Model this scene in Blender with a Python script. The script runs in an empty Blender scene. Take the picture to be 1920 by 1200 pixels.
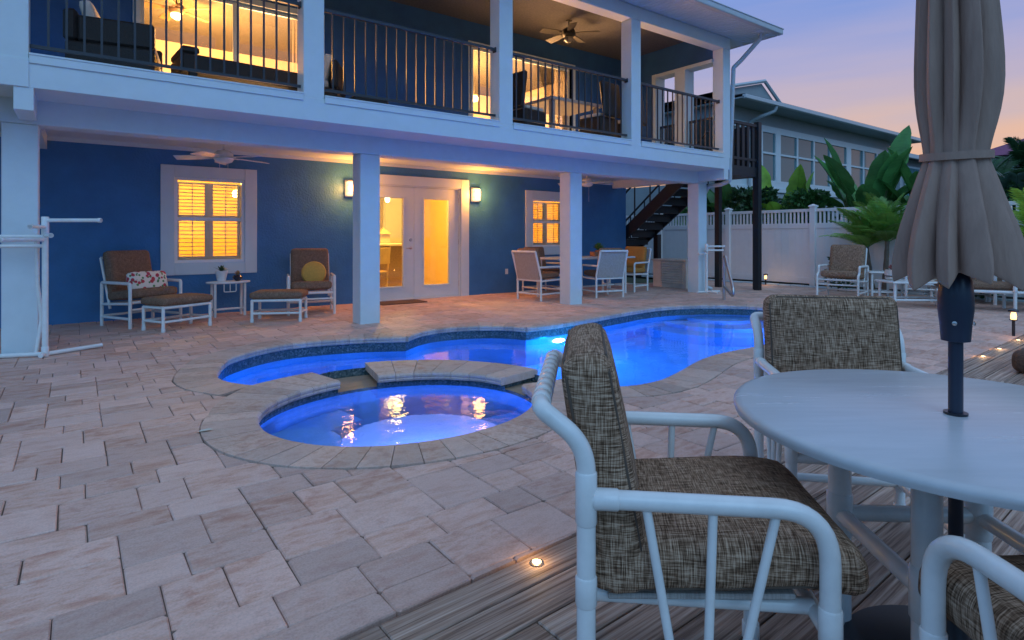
import bpy, bmesh, math, random
from math import sin, cos, pi, radians, hypot, atan2, sqrt
from mathutils import Vector, Matrix, noise
from mathutils.geometry import tessellate_polygon
random.seed(7)
S = bpy.context.scene
C = S.collection

# ------------------------------------------------------------------ camera
TH = radians(53.374)
cam = bpy.data.cameras.new('camera')
cam.sensor_width = 36; cam.lens = 1100.29/1920*36
cam.shift_y = -(600-443.5)/1920
cam.clip_start = .05; cam.clip_end = 3000
camo = bpy.data.objects.new('camera', cam); C.objects.link(camo)
camo.location = (0, 0, 1.15)
camo.rotation_euler = (pi/2, 0, TH-pi/2)
S.camera = camo

# ------------------------------------------------------------------ sky
W = bpy.data.worlds.new('World'); S.world = W; W.use_nodes = True
nt = W.node_tree; nt.nodes.clear()
wo = nt.nodes.new('ShaderNodeOutputWorld'); bg = nt.nodes.new('ShaderNodeBackground')
geo = nt.nodes.new('ShaderNodeTexCoord'); sep = nt.nodes.new('ShaderNodeSeparateXYZ')
ramp = nt.nodes.new('ShaderNodeValToRGB')
cl = nt.nodes.new('ShaderNodeTexNoise'); mp = nt.nodes.new('ShaderNodeMapping')
mp.inputs['Scale'].default_value = (2.2, 2.2, 26); cl.inputs['Scale'].default_value = 1.6; cl.inputs['Detail'].default_value = 5
ad = nt.nodes.new('ShaderNodeMath'); ad.operation = 'MULTIPLY_ADD'; ad.inputs[1].default_value = .075; 
sb = nt.nodes.new('ShaderNodeMath'); sb.operation = 'SUBTRACT'; sb.inputs[1].default_value = .0375
nt.links.new(geo.outputs['Generated'], sep.inputs[0]); nt.links.new(geo.outputs['Generated'], mp.inputs[0])
nt.links.new(mp.outputs[0], cl.inputs['Vector']); nt.links.new(cl.outputs['Fac'], ad.inputs[0])
nt.links.new(sep.outputs['Z'], ad.inputs[2]); nt.links.new(ad.outputs[0], sb.inputs[0])
nt.links.new(sb.outputs[0], ramp.inputs[0]); nt.links.new(bg.outputs[0], wo.inputs[0])
def fill(r, stops):
    el = r.color_ramp.elements
    while len(el) < len(stops): el.new(.5)
    for e, (p, c) in zip(el, stops): e.position = p; e.color = (*c, 1)
# the sunset side (seen beyond the fence) and the blue side of the same sky
fill(ramp, [(0, (.66,.35,.18)), (.08, (.71,.39,.22)), (.125, (.66,.41,.30)), (.17, (.51,.39,.40)), (.25, (.34,.335,.52)), (.34, (.185,.27,.57)), (.46, (.19,.30,.60)), (.7, (.27,.39,.63)), (1, (.31,.42,.62))])
ramp_b = nt.nodes.new('ShaderNodeValToRGB'); nt.links.new(sb.outputs[0], ramp_b.inputs[0])
fill(ramp_b, [(0, (.15,.30,.56)), (.12, (.13,.34,.70)), (.3, (.11,.34,.72)), (.6, (.22,.37,.66)), (1, (.31,.42,.62))])
dt_ = nt.nodes.new('ShaderNodeVectorMath'); dt_.operation = 'DOT_PRODUCT'; dt_.inputs[1].default_value = (.93,.36,0); nt.links.new(geo.outputs['Generated'], dt_.inputs[0])
az = nt.nodes.new('ShaderNodeMapRange'); az.interpolation_type = 'SMOOTHSTEP'; az.inputs[1].default_value = .12; az.inputs[2].default_value = .85; nt.links.new(dt_.outputs['Value'], az.inputs[0])
mxs = nt.nodes.new('ShaderNodeMix'); mxs.data_type = 'RGBA'; nt.links.new(az.outputs[0], mxs.inputs[0]); nt.links.new(ramp_b.outputs[0], mxs.inputs[6]); nt.links.new(ramp.outputs[0], mxs.inputs[7]); nt.links.new(mxs.outputs[2], bg.inputs[0])
bg.inputs[1].default_value = 1.0

# very wide sun lamp, added as blue sky fill on the house front
sun = bpy.data.lights.new('sun', 'SUN'); sun.energy = .5; sun.angle = radians(40); sun.color = (.40, .70, 1)
sky_fill = bpy.data.objects.new('sun', sun); C.objects.link(sky_fill)
sky_fill.rotation_euler = (radians(52), 0, radians(-20))

V = S.view_settings; V.view_transform = 'Standard'; V.look = 'None'; V.exposure = .3; V.gamma = 1; V.use_curve_mapping = False
cy = S.cycles; cy.use_denoising = True; cy.max_bounces = 9; cy.diffuse_bounces = 4; cy.glossy_bounces = 4
cy.transmission_bounces = 7; cy.transparent_max_bounces = 12; cy.sample_clamp_indirect = 4; cy.sample_clamp_direct = 20
cy.blur_glossy = .5
try: cy.denoiser = 'OPENIMAGEDENOISE'; cy.denoising_input_passes = 'RGB_ALBEDO_NORMAL'
except Exception: pass

# ------------------------------------------------------------------ helpers
class MB:
    def __init__(s): s.v = []; s.f = []; s.fv = []
    def add(s, vs, fs, val=None):
        o = len(s.v); s.v += [tuple(v) for v in vs]
        s.f += [tuple(i+o for i in f) for f in fs]
        if val is not None: s.fv += [val]*len(fs)
        return s
    def box(s, x0, x1, y0, y1, z0, z1, val=None):
        return s.add([(x0,y0,z0),(x1,y0,z0),(x1,y1,z0),(x0,y1,z0),(x0,y0,z1),(x1,y0,z1),(x1,y1,z1),(x0,y1,z1)],
              [(0,3,2,1),(4,5,6,7),(0,1,5,4),(1,2,6,5),(2,3,7,6),(3,0,4,7)], val)
    def cbox(s, x0, x1, y0, y1, z0, z1, c=.004, M=None):   # chamfered box
        bm = bmesh.new(); bmesh.ops.create_cube(bm, size=1)
        for v in bm.verts: v.co = Vector(((x0+x1)/2+v.co.x*(x1-x0), (y0+y1)/2+v.co.y*(y1-y0), (z0+z1)/2+v.co.z*(z1-z0)))
        bmesh.ops.bevel(bm, geom=bm.edges[:], offset=c, segments=1, affect='EDGES', profile=.5)
        bm.verts.index_update()
        s.add([(M @ v.co) if M else v.co.copy() for v in bm.verts], [[v.index for v in f.verts] for f in bm.faces]); bm.free(); return s
    def tube(s, pts, r, n=10, closed=False):
        pts = [Vector(p) for p in pts]; k = len(pts); rs = r if isinstance(r, (list, tuple)) else [r]*k
        t0 = (pts[1]-pts[0]).normalized(); up = Vector((0,0,1)) if abs(t0.z) < .9 else Vector((1,0,0))
        a = t0.cross(up).normalized(); vs = []; fs = []
        for i, p in enumerate(pts):
            t = (pts[min(i+1,k-1)]-pts[max(i-1,0)]).normalized()
            a = (a - t*a.dot(t)).normalized(); b = t.cross(a)
            vs += [p + (a*cos(2*pi*j/n)+b*sin(2*pi*j/n))*rs[i] for j in range(n)]
        for i in range(k-1):
            for j in range(n):
                fs.append((i*n+j, i*n+(j+1)%n, (i+1)*n+(j+1)%n, (i+1)*n+j))
        fs.append(tuple(range(n))[::-1]); fs.append(tuple(range((k-1)*n, k*n)))
        return s.add(vs, fs)
    def lathe(s, prof, n=24, o=(0,0,0), fold=None):
        vs = []; fs = []
        for (r, z) in prof:
            for j in range(n):
                a = 2*pi*j/n; vs.append((o[0]+r*cos(a), o[1]+r*sin(a), o[2]+z))
        k = len(prof)
        for i in range(k-1):
            for j in range(n): fs.append((i*n+j, i*n+(j+1)%n, (i+1)*n+(j+1)%n, (i+1)*n+j))
        fs.append(tuple(range(n))[::-1]); fs.append(tuple(range((k-1)*n, k*n)))
        return s.add(vs, fs)
    def prism(s, poly, z0, z1):
        n = len(poly); tri = tessellate_polygon([[Vector((p[0],p[1],0)) for p in poly]])
        vs = [(p[0],p[1],z0) for p in poly]+[(p[0],p[1],z1) for p in poly]
        fs = [(i,(i+1)%n,(i+1)%n+n,i+n) for i in range(n)]
        fs += [tuple(reversed(t)) for t in tri]+[tuple(i+n for i in t) for t in tri]
        return s.add(vs, fs)
    def cushion(s, sx, sy, sz, r=.03, M=None, n=7, puff=.25):
        M = M or Matrix(); h = (sx/2, sy/2, sz/2); vs = {}; out = []; fs = []
        def pt(ax, sg, u, v):
            p = [0,0,0]; p[ax] = sg; p[(ax+1)%3] = u; p[(ax+2)%3] = v
            key = tuple(round(c, 4) for c in p)
            if key in vs: return vs[key]
            q = Vector((p[0]*h[0], p[1]*h[1], p[2]*h[2]))
            inn = Vector([max(-(h[i]-r), min(h[i]-r, q[i])) for i in range(3)])
            dd = q-inn
            q = inn + (dd.normalized()*r if dd.length > 1e-6 else dd)
            k = 1+puff*(1-p[0]**2)*(1-p[1]**2) if sz <= min(sx, sy) else 1
            q.z *= k
            vs[key] = len(out); out.append(M @ q); return vs[key]
        g = [-1 + 2*i/n for i in range(n+1)]
        g = [x*(1.0) for x in g]
        # concentrate samples at the edges so the rounding shows
        g = [math.copysign(abs(x)**.6, x) if x else 0 for x in g]
        for ax in range(3):
            for sg in (-1, 1):
                for i in range(n):
                    for j in range(n):
                        q = [pt(ax,sg,g[i],g[j]), pt(ax,sg,g[i+1],g[j]), pt(ax,sg,g[i+1],g[j+1]), pt(ax,sg,g[i],g[j+1])]
                        fs.append(q if sg > 0 else q[::-1])
        return s.add(out, fs)
    def mesh(s, name):
        me = bpy.data.meshes.new(name); me.from_pydata(s.v, [], s.f); me.update()
        if s.fv and len(s.fv) == len(s.f):
            at = me.attributes.new('rnd', 'FLOAT', 'FACE'); at.data.foreach_set('value', s.fv)
        return me
    def build(s, name, mat, parent=None, smooth=False, world=False):
        me = s.mesh(name); me.materials.append(mat)
        if smooth:
            me.polygons.foreach_set('use_smooth', [True]*len(me.polygons))
            me.set_sharp_from_angle(angle=radians(smooth if smooth is not True else 40))
        return link(name, me, parent, world)
def link(name, me, parent=None, world=False):
    o = bpy.data.objects.new(name, me); C.objects.link(o)
    if parent is not None:
        o.parent = parent
        if world: o.matrix_parent_inverse = WM[parent.name].inverted()
    return o
WM = {}
def thing(name, label, cat, loc=(0,0,0), rz=0, group=None):
    o = bpy.data.objects.new(name, None); o.empty_display_size = .1; C.objects.link(o)
    o.location = loc; o.rotation_euler = (0,0,rz); WM[o.name] = Matrix.Translation(loc) @ Matrix.Rotation(rz, 4, 'Z')
    return tag(o, label, cat, group)
def tag(o, label, cat, group=None):
    o['label'] = label; o['category'] = cat
    if group: o['group'] = group
    return o
def struct(o, kind='structure', label=None):
    o['kind'] = kind
    if label: o['label'] = label
    return o
def bend(pts, rad, seg=6):
    pts = [Vector(p) for p in pts]; out = [pts[0]]
    for i in range(1, len(pts)-1):
        a, b, c = pts[i-1], pts[i], pts[i+1]; u = (a-b); v = (c-b); lu, lv = u.length, v.length; u.normalize(); v.normalize()
        ang = u.angle(v); r = rad[i-1] if isinstance(rad, (list,tuple)) else rad
        if ang > pi-.02: out.append(b); continue
        tl = min(r/math.tan(ang/2), lu*.49, lv*.49); p0 = b+u*tl; p1 = b+v*tl
        for k in range(seg+1):
            t = k/seg; out.append(p0*(1-t)**2 + b*2*t*(1-t) + p1*t*t)
    out.append(pts[-1]); return out
def Rm(ax, deg, loc=(0,0,0)): return Matrix.Translation(loc) @ Matrix.Rotation(radians(deg), 4, ax)

# ------------------------------------------------------------------ materials
MATS = {}
def nodes(name):
    m = bpy.data.materials.new(name); m.use_nodes = True; t = m.node_tree
    b = t.nodes['Principled BSDF']; MATS[name] = m; return m, t, b
def N(t, kind, **kw):
    n = t.nodes.new(kind)
    for k, v in kw.items():
        if k in n.inputs: n.inputs[k].default_value = v
        else: setattr(n, k, v)
    return n
def mixc(t, fac, a, b, mode='MIX'):
    m = t.nodes.new('ShaderNodeMix'); m.data_type = 'RGBA'; m.blend_type = mode
    for k, v in ((0, fac), (6, a), (7, b)):
        if isinstance(v, bpy.types.NodeSocket): t.links.new(v, m.inputs[k])
        elif k == 0: m.inputs[0].default_value = v
        else: m.inputs[k].default_value = (*v[:3], 1)
    return m.outputs[2]
def ramp2(t, src, stops):
    r = t.nodes.new('ShaderNodeValToRGB'); e = r.color_ramp.elements
    while len(e) < len(stops): e.new(.5)
    for q, (p, c) in zip(e, stops): q.position = p; q.color = (*c, 1) if isinstance(c, tuple) else (c,c,c,1)
    t.links.new(src, r.inputs[0]); return r.outputs[0]
def M(name, col, rough=.5, metal=0, var=.12, scale=6, bump=0, bscale=60, spec=.5, dist=.01, stretch=None, emit=None):
    if name in MATS: return MATS[name]
    m, t, b = nodes(name); b.inputs['Roughness'].default_value = rough; b.inputs['Metallic'].default_value = metal
    b.inputs['Specular IOR Level'].default_value = spec
    tc = N(t, 'ShaderNodeTexCoord'); src = tc.outputs['Object']
    if stretch:
        mpn = N(t, 'ShaderNodeMapping'); mpn.inputs['Scale'].default_value = stretch; t.links.new(src, mpn.inputs[0]); src = mpn.outputs[0]
    n1 = N(t, 'ShaderNodeTexNoise', Scale=scale, Detail=6, Roughness=.6); t.links.new(src, n1.inputs['Vector'])
    lo = tuple(c*(1-var) for c in col); hi = tuple(min(1, c*(1+var)) for c in col)
    t.links.new(ramp2(t, n1.outputs['Fac'], [(.3, lo), (.7, hi)]), b.inputs['Base Color'])
    r2 = N(t, 'ShaderNodeMapRange'); r2.inputs[3].default_value = rough*.85; r2.inputs[4].default_value = min(1, rough*1.15)
    t.links.new(n1.outputs['Fac'], r2.inputs[0]); t.links.new(r2.outputs[0], b.inputs['Roughness'])
    if bump:
        n2 = N(t, 'ShaderNodeTexNoise', Scale=bscale, Detail=4); t.links.new(src, n2.inputs['Vector'])
        bp = N(t, 'ShaderNodeBump', Strength=bump, Distance=dist); t.links.new(n2.outputs['Fac'], bp.inputs['Height']); t.links.new(bp.outputs[0], b.inputs['Normal'])
    if emit:
        b.inputs['Emission Color'].default_value = (*emit[0], 1); b.inputs['Emission Strength'].default_value = emit[1]
    return m
def glass(name, tint=(1,1,1), refl=1.0, rough=0.0):
    m, t, b = nodes(name); t.nodes.remove(b); out = t.nodes['Material Output']
    tr = N(t, 'ShaderNodeBsdfTransparent'); tr.inputs[0].default_value = (*tint, 1)
    gl = N(t, 'ShaderNodeBsdfGlossy'); gl.inputs['Roughness'].default_value = rough
    fr = N(t, 'ShaderNodeFresnel', IOR=1.5); mx = N(t, 'ShaderNodeMixShader')
    mu = N(t, 'ShaderNodeMath', operation='MULTIPLY'); mu.inputs[1].default_value = refl
    t.links.new(fr.outputs[0], mu.inputs[0]); t.links.new(mu.outputs[0], mx.inputs[0]); t.links.new(tr.outputs[0], mx.inputs[1]); t.links.new(gl.outputs[0], mx.inputs[2])
    t.links.new(mx.outputs[0], out.inputs[0]); return m
def emitter(name, col, st):
    m, t, b = nodes(name); b.inputs['Base Color'].default_value = (*col, 1); b.inputs['Emission Color'].default_value = (*col, 1); b.inputs['Emission Strength'].default_value = st; return m

trim = M('white_trim', (.64,.71,.72), .45, var=.03, bump=.05, bscale=90)
trim_s = M('white_stucco', (.62,.70,.72), .6, var=.04, bump=.25, bscale=140, dist=.004)
pvc = M('white_pvc', (.76,.76,.73), .2, var=.07, scale=14, bump=.03, bscale=30)
vinyl = M('white_vinyl', (.86,.83,.81), .4, var=.03)
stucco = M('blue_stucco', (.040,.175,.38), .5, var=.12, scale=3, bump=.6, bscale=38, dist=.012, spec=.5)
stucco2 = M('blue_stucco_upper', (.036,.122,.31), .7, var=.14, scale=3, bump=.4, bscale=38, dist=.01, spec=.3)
bronze = M('bronze_rail', (.035,.035,.042), .38, var=.1)
darkwood = M('dark_stair_paint', (.018,.017,.020), .5, var=.15)
wicker = M('dark_wicker', (.018,.012,.010), .6, var=.5, scale=90, bump=.8, bscale=120, dist=.006)
steel = M('brushed_steel', (.55,.52,.50), .3, metal=1)
black = M('black_plastic', (.012,.013,.02), .35, var=.1)
shutter = M('shutter_paint', (.55,.52,.50), .5, var=.04)
ceilp = M('ceiling_paint', (.80,.73,.68), .7, var=.04)
yellowf = M('yellow_fabric', (.62,.33,.06), .85, var=.1, scale=40, bump=.2, bscale=400, dist=.002)
creamf = M('cream_fabric', (.62,.55,.48), .85, var=.12, scale=20)
clay = M('terracotta', (.30,.13,.07), .8)
soil = M('soil', (.028,.022,.018), .95, var=.5, scale=30, bump=.8, bscale=60, dist=.02)
roofm = M('roof_shingle', (.085,.085,.095), .85, var=.3, scale=25)
pane = glass('window_glass', (.96,.97,.96), .9)
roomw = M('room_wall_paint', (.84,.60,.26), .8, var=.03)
roomf = M('room_floor_tile', (.62,.52,.38), .35, var=.08)
alu = M('grey_aluminium', (.42,.45,.48), .4, metal=.2)
def tweed(name, a, b, c, sc=1.0):
    m, t, bs = nodes(name); bs.inputs['Roughness'].default_value = .92; bs.inputs['Specular IOR Level'].default_value = .15
    tc = N(t, 'ShaderNodeTexCoord'); facs = []
    for st in ((430,26,26),(26,430,26),(26,26,430)):
        mpn = N(t, 'ShaderNodeMapping'); mpn.inputs['Scale'].default_value = tuple(x*sc for x in st); t.links.new(tc.outputs['Object'], mpn.inputs[0])
        n = N(t, 'ShaderNodeTexNoise', Scale=1, Detail=2); t.links.new(mpn.outputs[0], n.inputs['Vector']); facs.append(n.outputs['Fac'])
    # threads run along the cloth: drop the thread direction that points out of each face
    sn = N(t, 'ShaderNodeSeparateXYZ'); t.links.new(tc.outputs['Normal'], sn.inputs[0]); num = den = None
    for i in range(3):
        ab = N(t, 'ShaderNodeMath', operation='ABSOLUTE'); t.links.new(sn.outputs[i], ab.inputs[0])
        w = N(t, 'ShaderNodeMath', operation='SUBTRACT'); w.inputs[0].default_value = 1.02; t.links.new(ab.outputs[0], w.inputs[1])
        pr = N(t, 'ShaderNodeMath', operation='MULTIPLY'); t.links.new(w.outputs[0], pr.inputs[0]); t.links.new(facs[i], pr.inputs[1])
        if num is None: num, den = pr, w
        else:
            n2_ = N(t, 'ShaderNodeMath', operation='ADD'); t.links.new(num.outputs[0], n2_.inputs[0]); t.links.new(pr.outputs[0], n2_.inputs[1]); num = n2_
            d2_ = N(t, 'ShaderNodeMath', operation='ADD'); t.links.new(den.outputs[0], d2_.inputs[0]); t.links.new(w.outputs[0], d2_.inputs[1]); den = d2_
    d3 = N(t, 'ShaderNodeMath', operation='DIVIDE'); t.links.new(num.outputs[0], d3.inputs[0]); t.links.new(den.outputs[0], d3.inputs[1])
    t.links.new(ramp2(t, d3.outputs[0], [(.39, a), (.5, b), (.62, c)]), bs.inputs['Base Color'])
    bp = N(t, 'ShaderNodeBump', Strength=.5, Distance=.002); t.links.new(d3.outputs[0], bp.inputs['Height']); t.links.new(bp.outputs[0], bs.inputs['Normal'])
    return m
tw = tweed('tweed_fabric', (.07,.039,.023), (.26,.158,.098), (.55,.38,.26))
tw2 = tweed('brown_fabric', (.12,.07,.045), (.22,.135,.09), (.33,.215,.145))
sling = tweed('sling_fabric', (.33,.30,.27), (.40,.37,.34), (.48,.44,.41), .8)

# ------------------------------------------------------------------ surface materials
def stone_mat(name, cols, attr=True, streak=(4,11,4), dark=1.0):
    m, t, b = nodes(name); b.inputs['Roughness'].default_value = .72; b.inputs['Specular IOR Level'].default_value = .35
    g = N(t, 'ShaderNodeNewGeometry'); pos = g.outputs['Position']
    if attr: at = N(t, 'ShaderNodeAttribute'); at.attribute_name = 'rnd'; rnd = at.outputs['Fac']
    else: oi = N(t, 'ShaderNodeObjectInfo'); rnd = oi.outputs['Random']
    off = N(t, 'ShaderNodeVectorMath', operation='SCALE'); off.inputs[0].default_value = (37, 91, 53); t.links.new(rnd, off.inputs['Scale'])
    ad = N(t, 'ShaderNodeVectorMath', operation='ADD'); t.links.new(pos, ad.inputs[0]); t.links.new(off.outputs[0], ad.inputs[1])
    mpn = N(t, 'ShaderNodeMapping'); mpn.inputs['Scale'].default_value = streak; t.links.new(ad.outputs[0], mpn.inputs[0])
    n1 = N(t, 'ShaderNodeTexNoise', Scale=1.3, Detail=7, Roughness=.62); t.links.new(mpn.outputs[0], n1.inputs['Vector'])
    n2 = N(t, 'ShaderNodeTexNoise', Scale=9, Detail=6, Roughness=.7); t.links.new(ad.outputs[0], n2.inputs['Vector'])
    n3 = N(t, 'ShaderNodeTexNoise', Scale=140, Detail=3); t.links.new(ad.outputs[0], n3.inputs['Vector'])
    base = ramp2(t, n1.outputs['Fac'], [(.28, cols[0]), (.42, cols[1]), (.54, cols[2]), (.70, cols[3])])
    rust = ramp2(t, n2.outputs['Fac'], [(.56, 0.0), (.72, .55)])
    c1 = mixc(t, rust, base, cols[4])
    # every piece a little lighter or darker than the next
    hv = N(t, 'ShaderNodeHueSaturation'); mr = N(t, 'ShaderNodeMapRange'); mr.inputs[3].default_value = .84; mr.inputs[4].default_value = 1.14
    wn = N(t, 'ShaderNodeTexWhiteNoise', noise_dimensions='1D'); t.links.new(rnd, wn.inputs['W']); t.links.new(wn.outputs['Value'], mr.inputs[0])
    wn2 = N(t, 'ShaderNodeTexWhiteNoise', noise_dimensions='1D'); sh = N(t, 'ShaderNodeMath', operation='ADD'); sh.inputs[1].default_value = 7.31; t.links.new(rnd, sh.inputs[0]); t.links.new(sh.outputs[0], wn2.inputs['W'])
    c1 = mixc(t, ramp2(t, wn2.outputs['Value'], [(.25, 0.0), (.8, .55)]), c1, cols[5])
    t.links.new(mr.outputs[0], hv.inputs['Value']); t.links.new(c1, hv.inputs['Color'])
    c2 = mixc(t, .35, hv.outputs[0], ramp2(t, n3.outputs['Fac'], [(.3, .55), (.6, 1.0)]), 'MULTIPLY')
    t.links.new(c2, b.inputs['Base Color'])
    a1 = N(t, 'ShaderNodeMath', operation='ADD'); t.links.new(n2.outputs['Fac'], a1.inputs[0]); t.links.new(n3.outputs['Fac'], a1.inputs[1])
    bp = N(t, 'ShaderNodeBump', Strength=.35, Distance=.004); t.links.new(a1.outputs[0], bp.inputs['Height']); t.links.new(bp.outputs[0], b.inputs['Normal'])
    rr = N(t, 'ShaderNodeMapRange'); rr.inputs[3].default_value = .5; rr.inputs[4].default_value = .85; t.links.new(n2.outputs['Fac'], rr.inputs[0]); t.links.new(rr.outputs[0], b.inputs['Roughness'])
    return m
paver_m = stone_mat('paver_stone', [(.50,.245,.175), (.63,.375,.28), (.72,.485,.395), (.57,.30,.215), (.42,.155,.09), (.63,.445,.375)])
coping_m = stone_mat('coping_stone', [(.42,.235,.175), (.55,.365,.28), (.64,.475,.385), (.50,.31,.23), (.36,.19,.12), (.56,.42,.35)], False, (8,8,3))
def wood_mat(name, a, b_, c):
    m, t, b = nodes(name); b.inputs['Specular IOR Level'].default_value = .3
    tc = N(t, 'ShaderNodeTexCoord'); oi = N(t, 'ShaderNodeObjectInfo')
    off = N(t, 'ShaderNodeVectorMath', operation='SCALE'); off.inputs[0].default_value = (11, 5, 3); t.links.new(oi.outputs['Random'], off.inputs['Scale'])
    ad = N(t, 'ShaderNodeVectorMath', operation='ADD'); t.links.new(tc.outputs['Object'], ad.inputs[0]); t.links.new(off.outputs[0], ad.inputs[1])
    def nz(sc, d, rgh=.6, dist=0):
        mpn = N(t, 'ShaderNodeMapping'); mpn.inputs['Scale'].default_value = sc; t.links.new(ad.outputs[0], mpn.inputs[0])
        n = N(t, 'ShaderNodeTexNoise', Scale=1, Detail=d, Roughness=rgh, Distortion=dist); t.links.new(mpn.outputs[0], n.inputs['Vector']); return n.outputs['Fac']
    grain = nz((1.6, 70, 20), 5, .65, .4); broad = nz((1.2, 9, 4), 4); fine = nz((8, 260, 60), 3)
    c0 = ramp2(t, grain, [(.34, a), (.48, b_), (.64, c)])
    c1 = mixc(t, .55, c0, ramp2(t, broad, [(.3, .55), (.65, 1.0)]), 'MULTIPLY')
    hv = N(t, 'ShaderNodeHueSaturation'); mr = N(t, 'ShaderNodeMapRange'); mr.inputs[3].default_value = .75; mr.inputs[4].default_value = 1.2; t.links.new(oi.outputs['Random'], mr.inputs[0]); t.links.new(mr.outputs[0], hv.inputs['Value']); t.links.new(c1, hv.inputs['Color'])
    t.links.new(hv.outputs[0], b.inputs['Base Color'])
    sm = N(t, 'ShaderNodeMath', operation='ADD'); t.links.new(grain, sm.inputs[0]); t.links.new(fine, sm.inputs[1])
    bp = N(t, 'ShaderNodeBump', Strength=.6, Distance=.004); t.links.new(sm.outputs[0], bp.inputs['Height']); t.links.new(bp.outputs[0], b.inputs['Normal'])
    b.inputs['Roughness'].default_value = .62; return m
deck_m = wood_mat('weathered_deck_wood', (.14,.082,.058), (.37,.25,.185), (.58,.44,.35))
def tile_mat():
    m, t, b = nodes('waterline_mosaic'); b.inputs['Roughness'].default_value = .15
    g = N(t, 'ShaderNodeNewGeometry'); v = N(t, 'ShaderNodeTexVoronoi', Scale=60); t.links.new(g.outputs['Position'], v.inputs['Vector'])
    t.links.new(ramp2(t, v.outputs['Color'], [(.15, (.035,.06,.065)), (.45, (.06,.095,.10)), (.7, (.10,.14,.14)), (.9, (.18,.21,.20))]), b.inputs['Base Color']); return m
mosaic = tile_mat()
plaster = M('pool_plaster', (.18,.44,.80), .6, var=.18, scale=2.2, bump=.25, bscale=30); lit_step_pl = M('spa_step_painted_glow', (.58,.66,.92), .6, var=.05)  # foot step paler than the basin: lamp glow put into its colour
grout = M('joint_sand', (.15,.11,.085), .95, var=.3, scale=20)
dirt = M('ground_soil_grass', (.06,.075,.035), .95, var=.5, scale=2, bump=.5, bscale=12, dist=.05)
def water_mat(name, sc, st, tint):
    m, t, b = nodes(name); t.nodes.remove(b); out = t.nodes['Material Output']
    g = N(t, 'ShaderNodeBsdfGlass', IOR=1.27, Roughness=0.0); g.inputs['Color'].default_value = (*tint, 1)
    p = N(t, 'ShaderNodeNewGeometry'); n = N(t, 'ShaderNodeTexNoise', Scale=sc, Detail=3, Roughness=.55, Distortion=.6); t.links.new(p.outputs['Position'], n.inputs['Vector'])
    bp = N(t, 'ShaderNodeBump', Strength=st, Distance=.02); t.links.new(n.outputs['Fac'], bp.inputs['Height']); t.links.new(bp.outputs[0], g.inputs['Normal'])
    t.links.new(g.outputs[0], out.inputs[0]); return m
water_pool = water_mat('pool_water', 5, .10, (.9,.97,1)); water_spa = water_mat('spa_water', 9, .14, (.88,.95,1))

# ------------------------------------------------------------------ pool and spa outlines (metres)
SC = (1.84, 3.73)
def RS(a): return .915 + .06*cos(2*a)
def spa_pt(a, off=0): r = RS(a)+off; return (SC[0]+r*cos(a), SC[1]+r*sin(a))
far = [(0.917,5.406),(0.984,5.664),(1.108,5.987),(1.262,6.18),(1.468,6.345),(1.722,6.47),(2.01,6.50),(2.291,6.46),(2.62,6.36),(2.83,6.25),(3.043,6.138)]
alc = [(3.043,6.138),(3.315,6.344),(3.6,6.44),(3.893,6.425),(4.216,6.30),(4.45,6.10),(4.576,5.862)]
far2 = [(4.576,5.862),(4.961,5.856),(5.5,5.925),(6.467,6.104),(7.24,6.234),(7.783,6.23),(8.342,6.06),(8.755,5.76),(9.03,5.35),(9.05,4.9),(8.75,4.42),(8.1,3.98),(7.2,3.64),(6.4,3.44),(5.7,3.38),(5.369,3.394),(5.029,3.38),(4.694,3.321),(4.305,3.196),(4.013,3.1),(3.752,3.04),(3.47,3.05),(3.25,3.16),(3.14,3.38),(3.12,3.6)]
dam = [(SC[0]+1.33*cos(radians(a)), SC[1]+1.33*sin(radians(a))) for a in range(4, 100, 8)]
horn = [(1.548,4.972),(1.31,4.885),(1.079,4.819)]
nl = [(1.079,4.819),(0.994,4.963),(0.928,5.118),(0.905,5.28),(0.917,5.406)]
def cr(pts, k=5):   # catmull-rom through the points, ends kept
    out = []; n = len(pts)
    for i in range(n-1):
        p0 = pts[max(i-1,0)]; p1 = pts[i]; p2 = pts[i+1]; p3 = pts[min(i+2,n-1)]
        for j in range(k):
            t = j/k; out.append(tuple(.5*((2*p1[q])+(-p0[q]+p2[q])*t+(2*p0[q]-5*p1[q]+4*p2[q]-p3[q])*t*t+(-p0[q]+3*p1[q]-3*p2[q]+p3[q])*t**3) for q in (0,1)))
    out.append(pts[-1]); return out
left_arc = cr(nl[:-1]+far)          # near-left corner, round the end, to the first cusp
alc_arc = cr(alc); right_arc = cr(far2)
POOL = left_arc[:-1]+alc_arc[:-1]+right_arc+dam+horn[:-1]     # clockwise
SPA = [spa_pt(2*pi*i/72) for i in range(72)]
def inside(p, poly):
    x, y = p; c = False; j = len(poly)-1
    for i in range(len(poly)):
        xi, yi = poly[i]; xj, yj = poly[j]
        if (yi > y) != (yj > y) and x < (xj-xi)*(y-yi)/(yj-yi)+xi: c = not c
        j = i
    return c
def pdist(p, poly):  # signed: + outside; with nearest point
    best = 1e9; bp = None
    for i in range(len(poly)):
        a = poly[i]; b = poly[(i+1) % len(poly)]; dx, dy = b[0]-a[0], b[1]-a[1]; L = dx*dx+dy*dy or 1e-9
        t = max(0, min(1, ((p[0]-a[0])*dx+(p[1]-a[1])*dy)/L)); q = (a[0]+dx*t, a[1]+dy*t); dd = (p[0]-q[0])**2+(p[1]-q[1])**2
        if dd < best: best = dd; bp = q
    return (-1 if inside(p, poly) else 1)*sqrt(best), bp
PW, SW = -.147, -.092       # water levels

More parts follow.
